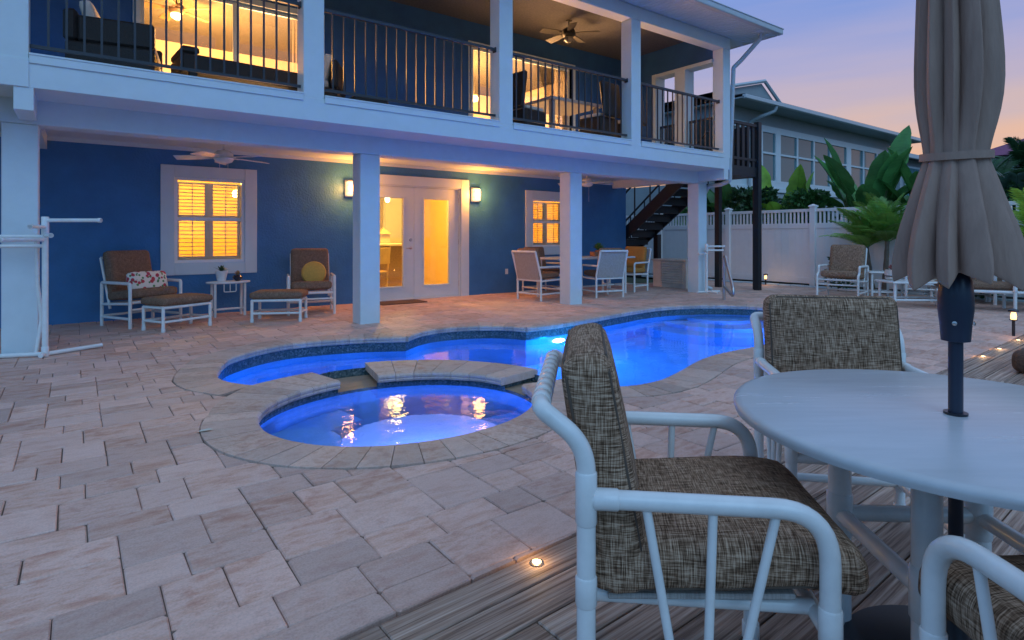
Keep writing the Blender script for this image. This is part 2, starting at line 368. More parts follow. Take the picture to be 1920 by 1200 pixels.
# ------------------------------------------------------------------ ground
def ring(outer, holes, z):
    polys = [[Vector((*p, 0)) for p in outer]]+[[Vector((*p, 0)) for p in h] for h in holes]
    tri = tessellate_polygon(polys); flat = [p for q in polys for p in q]
    b = MB(); b.add([(p.x, p.y, z) for p in flat], [t for t in tri]); return b
HX0, HX1, HY0, HY1 = .2, 9.7, 2.2, 7.0
gm = MB(); Z = -.09
for a in ((-600,HX0,-600,900), (HX1,900,-600,900), (HX0,HX1,-600,HY0), (HX0,HX1,HY1,900)):
    gm.add([(a[0],a[2],Z),(a[1],a[2],Z),(a[1],a[3],Z),(a[0],a[3],Z)], [(0,1,2,3)])
struct(gm.build('ground', dirt))
def hull_outline():    # one outline round pool + spa, pushed under the coping
    out = [p for p in left_arc[2:-1]]+alc_arc[:-1]+right_arc[:-4]
    out += [spa_pt(radians(a)) for a in range(-24, -245, -6)]
    c = []
    for i, p in enumerate(out):
        a = out[i-1]; b = out[(i+1) % len(out)]; dx, dy = b[0]-a[0], b[1]-a[1]; L = hypot(dx, dy) or 1
        n = (-dy/L, dx/L); c.append((p[0]+n[0]*.1, p[1]+n[1]*.1))
    return c
patio = struct(ring([(HX0-4.4,1.9),(13.42,1.9),(13.42,9.75),(HX0-4.4,9.75)][:4], [hull_outline()], -.009).build('patio', grout))

# ------------------------------------------------------------------ pavers
PX0, PX1, PY1 = -4.1, 13.38, 9.72
def deckY(x): return 1.632 + .037*(x-.588)
def clip(poly, n, c):   # keep side where n.p >= c
    out = []
    for i in range(len(poly)):
        a, b = poly[i], poly[(i+1) % len(poly)]; da = n[0]*a[0]+n[1]*a[1]-c; db = n[0]*b[0]+n[1]*b[1]-c
        if da >= 0: out.append(a)
        if (da >= 0) != (db >= 0):
            t = da/(da-db); out.append((a[0]+(b[0]-a[0])*t, a[1]+(b[1]-a[1])*t))
    return out
def area(p): return .5*sum(p[i][0]*p[(i+1)%len(p)][1]-p[(i+1)%len(p)][0]*p[i][1] for i in range(len(p)))
def paver_geo(poly, rng):
    if area(poly) < 0: poly = poly[::-1]
    pts = []
    n = len(poly)
    for i in range(n):     # tumbled corners
        a, b, c = poly[i-1], poly[i], poly[(i+1) % n]
        for q in (a, c):
            L = hypot(q[0]-b[0], q[1]-b[1]); k = min(rng.uniform(.004,.013), L*.3)/max(L, 1e-6); pts.append((b[0]+(q[0]-b[0])*k, b[1]+(q[1]-b[1])*k))
    cx = sum(p[0] for p in pts)/len(pts); cy_ = sum(p[1] for p in pts)/len(pts)
    tx, ty, dz = rng.gauss(0,.006), rng.gauss(0,.006), rng.gauss(0,.0012); m = len(pts)
    H = lambda x, y: dz+tx*(x-cx)+ty*(y-cy_)
    pts = [(x+rng.gauss(0,.0012), y+rng.gauss(0,.0012)) for x, y in pts]
    lo = [(x, y, -.05) for x, y in pts]; mid = [(x, y, H(x,y)-.005) for x, y in pts]; top = []
    for x, y in pts:
        L = hypot(x-cx, y-cy_) or 1; k = 1-min(.006/L, .5); top.append((cx+(x-cx)*k, cy_+(y-cy_)*k, H(x,y)))
    fs = [(i,(i+1)%m,(i+1)%m+m,i+m) for i in range(m)]+[(i+m,(i+1)%m+m,(i+1)%m+2*m,i+2*m) for i in range(m)]+[tuple(range(2*m,3*m))]
    return lo+mid+top, fs
def px(X, Y, Zv=0):
    D = X*cos(TH)+Y*sin(TH); l = X*sin(TH)-Y*cos(TH)
    if D < .2: return None
    return 960+1100.29*l/D, 443.5-1100.29*(Zv-1.15)/D, D
rng = random.Random(3); PAV = []
CW = .285
U = .094; NXc = int((PX1-PX0)/U); NYc = int((PY1-1.5)/U)+1; used = [[False]*NYc for _ in range(NXc)]
SH = [(3,2)]*5+[(3,3)]*3+[(2,2)]*3+[(2,3)]*2+[(4,3)]+[(3,4)]
def free(i, j, w, l): return i+w <= NXc and j+l <= NYc and not any(used[i+a][j+b] for a in range(w) for b in range(l))
for i in range(NXc):
    for j in range(NYc):
        if used[i][j]: continue
        run = 0
        while j+run < NYc and not used[i][j+run] and run < 9: run += 1
        opts = [s for s in SH if free(i, j, *s)]
        good = [s for s in opts if run-s[1] != 1] or opts or [s for s in ((3,1),(2,1),(1,3),(1,2),(1,1)) if free(i, j, *s)]
        w, l = rng.choice(good) if opts else good[0]
        for a in range(w):
            for b in range(l): used[i+a][j+b] = True
        a, c = PX0+i*U, 1.5+j*U; b, d = a+w*U, c+l*U
        g = .0019; poly = [(a+g,c+g),(b-g,c+g),(b-g,d-g),(a+g,d-g)]; ctr = ((a+b)/2,(c+d)/2)
        if d > PY1: poly = clip(poly, (0,-1), -PY1)
        if c < deckY(a)+.05: poly = clip(poly, (-.037,1), deckY(0)+.012)
        if len(poly) < 3: continue
        if HX0-.4 < ctr[0] < HX1+.3 and HY0-.2 < ctr[1] < HY1+.3:
            for pl in (POOL, SPA):
                dd, q = pdist(ctr, pl)
                if dd < -.02: poly = []; break
                if dd < CW+.25 and poly:
                    n = ((ctr[0]-q[0]), (ctr[1]-q[1])); L = hypot(*n) or 1; n = (n[0]/L, n[1]/L)
                    poly = clip(poly, n, n[0]*q[0]+n[1]*q[1]+CW+.004)
                    if len(poly) < 3: poly = []; break
        if not poly or abs(area(poly)) < .0012: continue
        PAV.append(poly)
def score(poly):
    c = (sum(p[0] for p in poly)/len(poly), sum(p[1] for p in poly)/len(poly)); q = px(*c)
    if not q or not (-30 < q[0] < 1950 and 440 < q[1] < 1230): return 0
    return abs(area(poly))/q[2]**3
# hidden under the foreground table and chairs: not counted among the largest
PAV.sort(key=score, reverse=True)
for poly in PAV[:300]:
    b = MB(); vs, fs = paver_geo(poly, rng); b.add(vs, fs, rng.random()); b.build('paver', paver_m, patio)
b = MB()
for poly in PAV[300:]:
    vs, fs = paver_geo(poly, rng); b.add(vs, fs, rng.random())
struct(b.build('paver_field', paver_m, patio), 'stuff')

# ------------------------------------------------------------------ pool basins
pool = thing('swimming_pool', 'large freeform swimming pool glowing blue in front of the blue house', 'pool', (5,4.8,-1.5))
spa = thing('spa_tub', 'small round spa with blue glowing water set into the pool edge', 'spa', (SC[0],SC[1],-1.0))
def walls(poly, z0, z1, inward=0):
    b = MB(); n = len(poly)
    b.add([(p[0],p[1],z0) for p in poly]+[(p[0],p[1],z1) for p in poly], [(i,(i+1)%n,(i+1)%n+n,i+n) for i in range(n)]); return b
def flat(poly, z):
    tri = tessellate_polygon([[Vector((*p,0)) for p in poly]]); b = MB(); s = sum((poly[t[1]][0]-poly[t[0]][0])*(poly[t[2]][1]-poly[t[0]][1])-(poly[t[1]][1]-poly[t[0]][1])*(poly[t[2]][0]-poly[t[0]][0]) for t in tri)
    b.add([(p[0],p[1],z) for p in poly], [t if s > 0 else t[::-1] for t in tri]); return b
w = walls(POOL, -1.45, -.235); f = flat(POOL, -1.45); w.add(f.v, f.f); w.build('basin', plaster, pool, world=True)
walls(POOL, -.235, -.03).build('waterline_tile', mosaic, pool, world=True)
# entry steps at the far end of the pool
for i, (r, z) in enumerate(((.55,-.32),(.95,-.62),(1.35,-.92))):
    pts = [(8.55+r*cos(radians(a)), 5.75+r*sin(radians(a))) for a in range(150, 320, 10)]
    MB().prism(pts, -1.44, z).build('entry_step', plaster, pool, world=True)
w = walls(SPA, -.95, -.17); f = flat(SPA, -.95); w.add(f.v, f.f); w.build('basin', plaster, spa, world=True)
walls(SPA, -.17, -.1).build('waterline_tile', mosaic, spa, world=True)
t = MB()
for a0, a1 in ((8,79),(101,352)):
    pts = [spa_pt(radians(a0+(a1-a0)*i/40)) for i in range(41)]
    t.add([(p[0],p[1],-.1) for p in pts]+[(p[0],p[1],-.03) for p in pts], [(i,i+1,i+42,i+41) for i in range(40)])
t.build('waterline_tile', mosaic, spa, world=True)
# bench and round foot step under water
bn = []
for a in range(100, 361, 10): bn.append(spa_pt(radians(a), -.002))
for a in range(360, 99, -10): bn.append(spa_pt(radians(a), -.33))
MB().prism(bn, -.94, -.52).build('bench', plaster, spa, world=True)
MB().prism([(SC[0]+.0+.56*cos(radians(a)), SC[1]-.30+.56*sin(radians(a))) for a in range(0,360,10)], -.93, -.36).build('foot_step', lit_step_pl, spa, world=True)
MB().prism([(SC[0]-.72+.26*cos(radians(a)), SC[1]+.02+.30*sin(radians(a))) for a in range(0,360,12)], -.93, -.24).build('foot_step', plaster, spa, world=True)
# dam wall between spa and pool, spillways at the two gaps
dm = [(SC[0]+1.325*cos(radians(a)), SC[1]+1.325*sin(radians(a))) for a in range(-6,106,4)]+[spa_pt(radians(a), .005) for a in range(104,-8,-4)]
spill = stone_mat('spillway_stone', [(.2,.13,.09), (.32,.22,.15), (.4,.29,.2), (.32,.2,.13), (.2,.12,.07), (.32,.23,.16)], False)
MB().prism(dm, -1.4, -.098).build('spillway', spill, spa, world=True)
MB().prism([(SC[0]+1.328*cos(radians(a)), SC[1]+1.328*sin(radians(a))) for a in range(10,78,4)]+[spa_pt(radians(a), .003) for a in range(74,6,-4)], -.097, -.055).build('dam_tile', mosaic, spa, world=True)
# lights under water: one wall lamp, two added hidden fills, spa light
blue = (.0,.28,1.0)
lens = emitter('pool_lamp_lens', (.55,.75,1), 30); lens2 = emitter('spa_lamp_lens', (.5,.6,1), 4)
b = MB(); b.lathe([(.10,0),(.10,.02),(.07,.035),(.02,.04)], 20)
lm = b.build('pool_lamp', lens, pool, True); lm.parent = None; lm.location = (5.12,5.862,-.50); lm.rotation_euler = (radians(90),0,radians(3)); lm.parent = pool; lm.matrix_parent_inverse = WM[pool.name].inverted()
def lamp(name, kind, loc, energy, col, size=.1, rot=None, **kw):
    l = bpy.data.lights.new(name, kind); l.energy = energy; l.color = col
    if kind in ('POINT','SPOT'): l.shadow_soft_size = size
    for k, v in kw.items(): setattr(l, k, v)
    o = bpy.data.objects.new(name, l); C.objects.link(o); o.location = loc
    if rot: o.rotation_euler = rot
    return o
lamp('pool_lamp_and_fill', 'POINT', (5.1,5.60,-.55), 74, blue, .08)
lamp('pool_lamp_and_fill', 'POINT', (1.48,5.12,-.45), 18, (0,.25,1), .08)  # extra fill tucked under the near edge, out of sight
lamp('pool_lamp_and_fill', 'POINT', (7.9,4.25,-.65), 42, (0,.25,1), .08)  # second added fill, hidden at the near right wall
lamp('spa_light', 'POINT', (SC[0]-.10,SC[1]-.66,-.20), 36, (.10,.24,1), .05)
struct(flat(POOL, PW).build('pool_water', water_pool)); struct(flat([spa_pt(2*pi*i/72, .002) for i in range(72)], SW).build('spa_water', water_spa))

# ------------------------------------------------------------------ coping stones
PROF = [(-.028,-.06),(-.034,-.045),(-.028,-.034),(-.036,-.026),(-.036,-.012),(-.026,-.001),(-.012,.004)]
def coping_piece(pi_, po_, parent, dz=0):
    """pi_, po_: inner and outer points along the piece (same count)"""
    k = len(pi_); vs = []; fs = []; m = len(PROF)+2
    for (a, b) in zip(pi_, po_):
        dx, dy = b[0]-a[0], b[1]-a[1]; L = hypot(dx, dy); ux, uy = dx/L, dy/L
        for (o, z) in PROF: vs.append((a[0]+ux*o, a[1]+uy*o, z+dz))
        vs.append((b[0], b[1], .004+dz)); vs.append((b[0], b[1], -.055+dz))
    for i in range(k-1):
        for j in range(m): fs.append((i*m+j, i*m+(j+1)%m, (i+1)*m+(j+1)%m, (i+1)*m+j))
    fs.append(tuple(range(m))[::-1]); fs.append(tuple(range((k-1)*m, k*m)))
    MB().add(vs, fs).build('coping_stone', coping_m, parent, 30, world=True)
def resample(path, step):
    L = [0]
    for a, b in zip(path, path[1:]): L.append(L[-1]+hypot(b[0]-a[0], b[1]-a[1]))
    n = max(1, round(L[-1]/step))
    def at(s):
        for i in range(len(path)-1):
            if s <= L[i+1] or i == len(path)-2:
                t = (s-L[i])/max(L[i+1]-L[i], 1e-9); a, b = path[i], path[i+1]; return (a[0]+(b[0]-a[0])*t, a[1]+(b[1]-a[1])*t)
    return at, L[-1], n
def coping_path(path, parent, step=.155, wd=CW, cw=True, dz=0):
    at, T, n = resample(path, step)
    for i in range(n):
        s = [T*(i+q)/n for q in (0,.5,1)]; s[0] += .002; s[2] -= .002; pi_ = []; po_ = []
        j = random.uniform(-.002,.002)
        for q in s:
            a, b = at(max(0,q-.03)), at(min(T,q+.03)); dx, dy = b[0]-a[0], b[1]-a[1]; L = hypot(dx, dy); nx, ny = (-dy/L, dx/L) if cw else (dy/L, -dx/L)
            p = at(q); pi_.append(p); po_.append((p[0]+nx*(wd+j), p[1]+ny*(wd+j)))
        coping_piece(pi_, po_, parent, dz+random.uniform(-.001,.001))
coping_path(left_arc, pool); coping_path(alc_arc, pool); coping_path(right_arc[:-4], pool)
a = 101
while a < 336:
    st = 8.2; pi_ = []; po_ = []
    for q in (a+.12, a+st/2, a+st-.12):
        t = radians(q); o = CW
        if q < 160: o = .405+.03*(q-101)/25 if q < 126 else max(CW, .43-(q-126)*.0045)
        pi_.append(spa_pt(t)); po_.append(spa_pt(t, o))
    coping_piece(pi_, po_, spa, .002+random.uniform(-.001,.001)); a += st
a = 336
while a < 352:
    pi_ = [spa_pt(radians(q)) for q in (a+.1,a+4,a+7.9)]; po_ = [spa_pt(radians(q), .34) for q in (a+.1,a+4,a+7.9)]
    coping_piece(pi_, po_, spa, .003); a += 8
a = 8
while a < 78:
    pi_ = [spa_pt(radians(q), -.01) for q in (a+.1,a+5,a+10)]; po_ = [(SC[0]+1.365*cos(radians(q)), SC[1]+1.365*sin(radians(q))) for q in (a+.1,a+5,a+10)]
    coping_piece(pi_, po_, spa, .002+random.uniform(-.0015,.0015)); a += 10.14

# ------------------------------------------------------------------ wooden deck
DR = math.atan(.037)
deck = struct(MB().box(-2.0,10.5,-2.6,-.01,-.085,-.05).build('wooden_deck', soil), 'structure')
deck.location = (.588,1.632,0); deck.rotation_euler = (0,0,DR)
PWID = .142; row = 0; yb = -.004
while yb > -2.6:
    xs = -2.0+random.uniform(-2.5,0)
    while xs < 10.4:
        L = random.choice([3.6,4.2,4.8]); a, b_ = max(xs,-2.0), min(xs+L,10.4)
        if b_-a > .3:
            m = MB(); m.cbox(-(b_-a)/2+.0015,(b_-a)/2-.0015,-PWID/2+.003,PWID/2-.003,-.035,0,.004)
            p = m.build('deck_plank', deck_m, deck); p.location = ((a+b_)/2, yb-PWID/2, random.uniform(-.0015,.0015)+.002)
        xs += L
    yb -= PWID
lens_w = emitter('deck_lamp_lens', (1,.70,.34), 3.2)
for k, X in enumerate((1.30, 6.95, 7.55, 8.35)):
    o = thing('deck_light', ['round glowing deck light beside the foreground chair leg', 'first small glowing deck light right of the umbrella pole', 'second small glowing deck light right of the umbrella pole', 'third small glowing deck light, nearest the path lamp'][k], 'deck light', (X, deckY(X)-.055, .003), 0, 'lights set in the deck edge')
    MB().lathe([(.024,0),(.024,.004),(.017,.0045)], 20).build('ring', steel, o, True)
    MB().lathe([(.0165,.003),(.0165,.0055),(.008,.0075)], 20).build('lens', lens_w, o, True)
    lamp('deck_lamp', 'POINT', (X, deckY(X)-.055, .04), 0.22, (1,.6,.22), .012).parent = None

# ------------------------------------------------------------------ the blue house
YF, YC, YW, YU = 6.735, 7.333, 9.718, 9.33
house = thing('blue_house', 'two storey blue stucco house with white columns and a long balcony', 'house', (5,9.7,0))
def hp(b, name, mat, parent=None, smooth=False):
    p = parent or house
    if p is house: return b.build(name, mat, house, smooth, world=True)
    o = b.build(name, mat, p, smooth); o.matrix_parent_inverse = WM[house.name].inverted(); return o
# a part whose own matrix is identity under the house keeps world coordinates for its sub-parts
def sub(b, name, mat, part, smooth=False):
    o = b.build(name, mat, None, smooth); o.parent = part; o.matrix_parent_inverse = Matrix(); return o
def wall_open(x0, x1, y0, y1, z0, z1, ops):
    b = MB(); xs = sorted({x0, x1, *[o[0] for o in ops], *[o[1] for o in ops]})
    for a, c in zip(xs, xs[1:]):
        o = next((o for o in ops if o[0] <= a+1e-6 and o[1] >= c-1e-6), None)
        if not o: b.box(a, c, y0, y1, z0, z1)
        else:
            if o[2] > z0+.001: b.box(a, c, y0, y1, z0, o[2])
            if o[3] < z1-.001: b.box(a, c, y0, y1, o[3], z1)
    return b
W1 = (1.144,2.086,.765,2.015); DO = (4.055,5.98,0,2.075); W2 = (7.744,8.69,.93,1.955)
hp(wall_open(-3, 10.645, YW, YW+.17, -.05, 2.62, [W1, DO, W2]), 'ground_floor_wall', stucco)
hp(MB().box(10.475,10.645,YW+.17,15,-.05,2.62), 'side_wall', stucco)
UL = (.70,3.1,2.80,4.60); UR = (6.0,8.53,2.80,4.74)
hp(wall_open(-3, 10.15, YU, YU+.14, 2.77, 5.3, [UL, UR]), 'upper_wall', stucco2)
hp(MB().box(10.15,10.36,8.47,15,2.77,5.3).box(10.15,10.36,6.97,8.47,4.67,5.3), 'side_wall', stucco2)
# window frame of the balcony's open side
sf = MB(); sf.box(10.10,10.40,8.36,8.467,2.79,4.668).box(10.10,10.40,7.60,7.86,2.79,4.60).box(10.11,10.39,6.97,8.36,4.60,4.667)
hp(sf, 'side_opening_frame', trim)
# columns
for i, x in enumerate((-.567, 2.985, 6.675, 10.2)):
    hp(MB().cbox(x, x+.275, YC+.004, YC+.275, -.03, 2.236, .008), 'porch_column', trim_s)
for x in (-.57, 2.07, 4.79, 7.52, 10.15):
    hp(MB().cbox(x, x+.235, YF+.003, YF+.24, 2.70, 4.833, .005), 'balcony_column', trim)
hp(MB().cbox(-3,10.50,YC,YC+.27,2.238,2.50,.006), 'porch_beam', trim_s)
for x in (-.44, 10.18): hp(MB().cbox(x, x+.14, YF+.001, YC-.002, 2.27, 2.50, .004).box(x, x+.14, YC+.272, YW-.002, 2.285, 2.4999), 'side_beam', trim)
hp(MB().box(-3,10.34,YF+.02,YW+.17,2.474,2.76), 'balcony_floor', trim)
hp(MB().cbox(-3,10.36,YF,YF+.019,2.473,2.735,.004).box(10.341,10.36,YF+.02,YW,2.473,2.735), 'balcony_fascia', trim)
for a, c in ((-.332,2.067),(2.308,4.787),(5.028,7.517),(7.758,10.147)):
    hp(MB().cbox(a, c, YF-.014, YF-.001, 2.69, 2.762, .003).cbox(a, c, YF-.02, YF+.22, 2.7621, 2.781, .003), 'sill_trim', trim)
hp(MB().cbox(-.57+.0,-.334,YF-.012,YF-.001,2.473,2.72,.003), 'corner_trim', trim)
# porch ceiling panels + crown
x = -3
while x < 10.3:
    hp(MB().box(x+.004, min(x+2.4,10.33)-.004, YC+.28, YW-.01, 2.455, 2.4735), 'porch_ceiling_panel', trim); x += 2.4
hp(MB().box(-3,10.6,YW-.025,YW-.001,2.40,2.454), 'crown_moulding', trim)
# header, balcony ceiling
hp(MB().cbox(-3,10.385,YF,YF+.235,4.835,5.06,.004).box(10.151,10.36,6.9701,6.9702,4.9,4.91), 'header_beam', trim)
hp(MB().box(-3,10.15,YF+.235,YU,5.215,5.24), 'balcony_ceiling', ceilp)
x = -.9
while x < 10.1:
    for (a, c) in ((6.975,8.15),(8.162,9.325)):
        hp(MB().cbox(x+.006, min(x+1.2,10.145)-.006, a, c, 5.198, 5.214, .003), 'ceiling_panel', ceilp)
    x += 1.2
hp(MB().box(-3,10.1,YF+.236,YF+.25,5.05,5.198), 'header_liner', trim)
# roof with eaves, soffit ribs, gutters
EX, EY, EZ = 10.95, 6.08, 5.075
b = MB(); b.box(-3,EX-.02,EY+.02,YF+.24,EZ-.005,EZ+.02); b.box(10.36,EX-.02,YF+.24,15,EZ-.005,EZ+.02)
hp(b, 'eave_soffit', trim)
b = MB(); x = -1.0
while x < EX-.05: b.box(x, x+.02, EY+.03, YF-.003, EZ-.012, EZ-.0051); x += .1
y = 6.2
while y < 14: b.box(10.37, EX-.03, y, y+.02, EZ-.012, EZ-.0051) if y > YF+.25 else None; y += .1
struct(hp(b, 'soffit_rib', trim), 'stuff')
rz = 7.0; b = MB(); b.add([(-3,EY,EZ+.12),(EX,EY,EZ+.12),(EX,15,EZ+.12),(-3,15,EZ+.12),(-3,10.5,rz),(6.6,10.5,rz)], [(0,1,5,4),(1,2,5),(2,3,4,5),(0,4,3),(0,3,2,1)])
hp(b, 'roof', roofm)
gut = M('gutter_metal', (.50,.54,.56), .4, var=.05)
b = MB(); b.cbox(-3,EX+.06,EY-.09,EY+.02,EZ-.012,EZ+.085,.012); b.cbox(-3,EX+.07,EY-.10,EY-.075,EZ+.086,EZ+.105,.004)
b.cbox(EX-.02,EX+.06,EY+.021,15,EZ-.012,EZ+.085,.012); hp(b, 'gutter', gut)
b = MB(); b.tube(bend([(10.62,6.22,5.10),(10.62,6.24,4.98),(10.53,6.60,4.62),(10.47,6.72,4.5),(10.47,6.80,2.55),(10.47,6.80,2.26),(10.47,7.0,2.2),(10.56,7.35,2.2),(10.56,7.48,2.0),(10.56,7.48,.12),(10.68,7.36,.05)], .07), .042, 10)
hp(b, 'downspout', gut, smooth=True)

# railings
def railing(x0, x1, y):
    b = MB(); b.cbox(x0+.002, x1-.002, y-.025, y+.025, 3.785, 3.825, .004); b.box(x0+.002, x1-.002, y-.014, y+.014, 2.855, 2.885)
    for xx in (x0+.012, x1-.012): b.cbox(xx-.010, xx+.010, y-.035, y+.035, 3.765, 3.835, .003)
    r = hp(b, 'railing', bronze); n = round((x1-x0)/.137)
    me = None
    for i in range(1, n):
        xx = x0+(x1-x0)*i/n
        if me is None: m = MB(); m.box(-.0095,.0095,-.0095,.0095,2.8852,3.7848); me = m.mesh('baluster'); me.materials.append(bronze)
        o = link('baluster', me, r); o.location = (xx, y, 0)
    return r
for a, c in ((-.335,2.07),(2.305,4.79),(5.025,7.52),(7.755,10.15)): 
    r = railing(a, c, YF+.11)
def railing_y(y0, y1, x, h=3.55):
    b = MB(); b.cbox(x-.025, x+.025, y0, y1, h-.05, h, .004); b.box(x-.014, x+.014, y0, y1, 2.855, 2.885).box(x-.012,x+.012,y0+.001,y0+.02,2.86,h-.01).box(x-.012,x+.012,y1-.02,y1-.001,2.86,h-.01); r = hp(b, 'railing', bronze); n = round((y1-y0)/.13)
    me = MB().box(-.0095,.0095,-.0095,.0095,2.8852,h-.0502).mesh('baluster'); me.materials.append(bronze)
    for i in range(1, n): o = link('baluster', me, r); o.location = (x, y0+(y1-y0)*i/n, 0)
railing_y(7.862, 8.358, 10.26); railing_y(6.98, 7.598, 10.26)

o_ = MB(); o_.cbox(7.05,7.12,YW-.008,YW-.0005,.38,.49,.002); hp(o_, 'wall_outlet', pvc)
# ---- windows with plantation shutters
def window(op, tw_, name, full=True):
    x0, x1, z0, z1 = op; Y = YW
    b = MB(); o = .175
    b.cbox(x0-o, x0-.001, Y-.028, Y-.001, z0-.175, z1+.17, .004); b.cbox(x1+.001, x1+o, Y-.028, Y-.001, z0-.175, z1+.17, .004)
    b.cbox(x0, x1, Y-.027, Y-.002, z1+.001, z1+.169, .004); b.cbox(x0, x1, Y-.027, Y-.002, z0-.174, z0-.001, .004)
    w = hp(b, 'window', trim)
    f = MB(); e = .04; zm = (z0+z1)/2+.02
    f.box(x0,x0+e,Y,Y+.09,z0,z1).box(x1-e,x1,Y,Y+.09,z0,z1).box(x0+e,x1-e,Y,Y+.09,z1-e,z1).box(x0+e,x1-e,Y,Y+.09,z0,z0+e)
    f.box(x0+e,x1-e,Y+.02,Y+.07,zm-.025,zm+.025); sub(f, 'frame', vinyl, w)
    sub(MB().box(x0+e,x1-e,Y+.055,Y+.058,zm+.025,z1-e), 'pane', pane, w); sub(MB().box(x0+e,x1-e,Y+.035,Y+.038,z0+e,zm-.025), 'pane', pane, w)
    xm = (x0+x1)/2
    for (a, c) in ((x0+.02, xm-.001), (xm+.001, x1-.02)):
        for (p, q) in ((z0+.03, zm), (zm+.001, z1-.06)):
            s = MB(); t = .055; yy = Y+.13
            s.box(a,a+t,yy,yy+.03,p,q).box(c-t,c,yy,yy+.03,p,q).box(a+t,c-t,yy,yy+.03,p,p+t*1.1).box(a+t,c-t,yy,yy+.03,q-t*.5,q)
            s.box((a+c)/2-.006,(a+c)/2+.006,yy-.03,yy-.022,p+t,q-t*.5); sub(s, 'shutter', shutter, w)
            n = 9
            for i in range(n):
                zc = p+t*1.1+(q-t*.5-p-t*1.1)*(i+.5)/n; L = MB(); L.box(a+t,c-t,-.022,.022,-.0045,.0045)
                g = sub(L, 'louvre', shutter, w); g.location = (0, yy+.015, zc); g.rotation_euler = (radians(-4),0,0)
    return w
w1 = window(W1, .05, 'w1'); w2 = window(W2, .05, 'w2')

# ---- french door
x0, x1, z0, z1 = DO
b = MB(); b.cbox(x0-.165,x0-.001,YW-.03,YW-.001,-.02,z1+.175,.004); b.cbox(x1+.001,x1+.18,YW-.03,YW-.001,-.02,z1+.175,.004); b.cbox(x0,x1,YW-.029,YW-.002,z1+.001,z1+.174,.004)
b.box(x0,x0+.02,YW,YW+.12,0,z1).box(x1-.02,x1,YW,YW+.12,0,z1).box(x0+.02,x1-.02,YW,YW+.12,z1-.02,z1).box(x0+.02,x1-.02,YW-.02,YW+.12,-.02,.02)
hp(b, 'door_frame', trim)
xm = 5.0
for k, (a, c, gl) in enumerate(((x0+.023, xm-.003, (x0+.225, 4.778)), (xm+.003, x1-.023, (5.205, 5.74)))):
    b = MB(); y0_, y1_ = YW+.035, YW+.08; g0, g1 = gl; p, q = .25, 1.845
    b.box(a,g0,y0_,y1_,.024,z1-.023).box(g1,c,y0_,y1_,.024,z1-.023).box(g0,g1,y0_,y1_,.024,p).box(g0,g1,y0_,y1_,q,z1-.023)
    dr = hp(b, 'door', trim)
    e = .028; m = MB(); m.cbox(g0-e,g0,y0_-.012,y0_-.0005,p-e,q+e,.003).cbox(g1,g1+e,y0_-.012,y0_-.0005,p-e,q+e,.003).cbox(g0,g1,y0_-.012,y0_-.0006,q,q+e,.003).cbox(g0,g1,y0_-.012,y0_-.0006,p-e,p,.003)
    sub(m, 'glazing_bead', trim, dr); sub(MB().box(g0,g1,y0_+.018,y0_+.022,p,q), 'pane', pane, dr)
    if k == 0:
        h = MB(); h.lathe([(.028,0),(.028,.012),(.014,.02),(.014,.05)], 16); o = sub(h, 'handle', steel, dr, True); o.location = (4.93, y0_, .94); o.rotation_euler = (pi/2,0,0)
        h = MB(); h.tube([(4.935,y0_-.05,.94),(4.86,y0_-.055,.94),(4.825,y0_-.05,.935)], .009, 8); sub(h, 'handle', steel, dr, True)
        h = MB(); h.lathe([(.03,0),(.03,.012),(.022,.022),(.022,.028)], 16); o = sub(h, 'deadbolt', steel, dr, True); o.location = (4.93, y0_, 1.09); o.rotation_euler = (pi/2,0,0)
    else:
        for zz in (.25,1.05,1.85): h = MB(); h.tube([(x1-.021,y0_-.008,zz-.05),(x1-.021,y0_-.008,zz+.05)], .008, 8); sub(h, 'hinge', steel, dr)

# ---- balcony sliders
def slider(op, blind):
    x0, x1, z0, z1 = op; b = MB(); t = .09
    b.cbox(x0-t,x0,YU-.025,YU+.1,z0-.02,z1+t,.004).cbox(x1,x1+t,YU-.025,YU+.1,z0-.02,z1+t,.004).cbox(x0,x1,YU-.024,YU+.1,z1+.001,z1+t-.001,.004)
    w = hp(b, 'sliding_door', trim); n = 2
    for i in range(n):
        a = x0+(x1-x0)*i/n; c = x0+(x1-x0)*(i+1)/n; f = .045; y = YU+.03+.04*i; m = MB()
        m.box(a+.001,a+f,y,y+.03,z0,z1).box(c-f,c-.001,y,y+.03,z0,z1).box(a+f,c-f,y,y+.03,z1-f,z1).box(a+f,c-f,y,y+.03,z0,z0+f); sub(m, 'sash', trim, w)
        sub(MB().box(a+f,c-f,y+.013,y+.017,z0+f,z1-f), 'pane', pane, w)
    k = 0; xx = x1-.04
    while xx > x1-blind:
        m = MB(); m.box(-.045,.045,-.001,.001,z0+.03,z1-.03); o = sub(m, 'blind_slat', creamf, w); o.location = (xx, YU+.2, 0); o.rotation_euler = (0,0,radians(68)); xx -= .05
    return w
slider(UL, .35); slider(UR, .3)

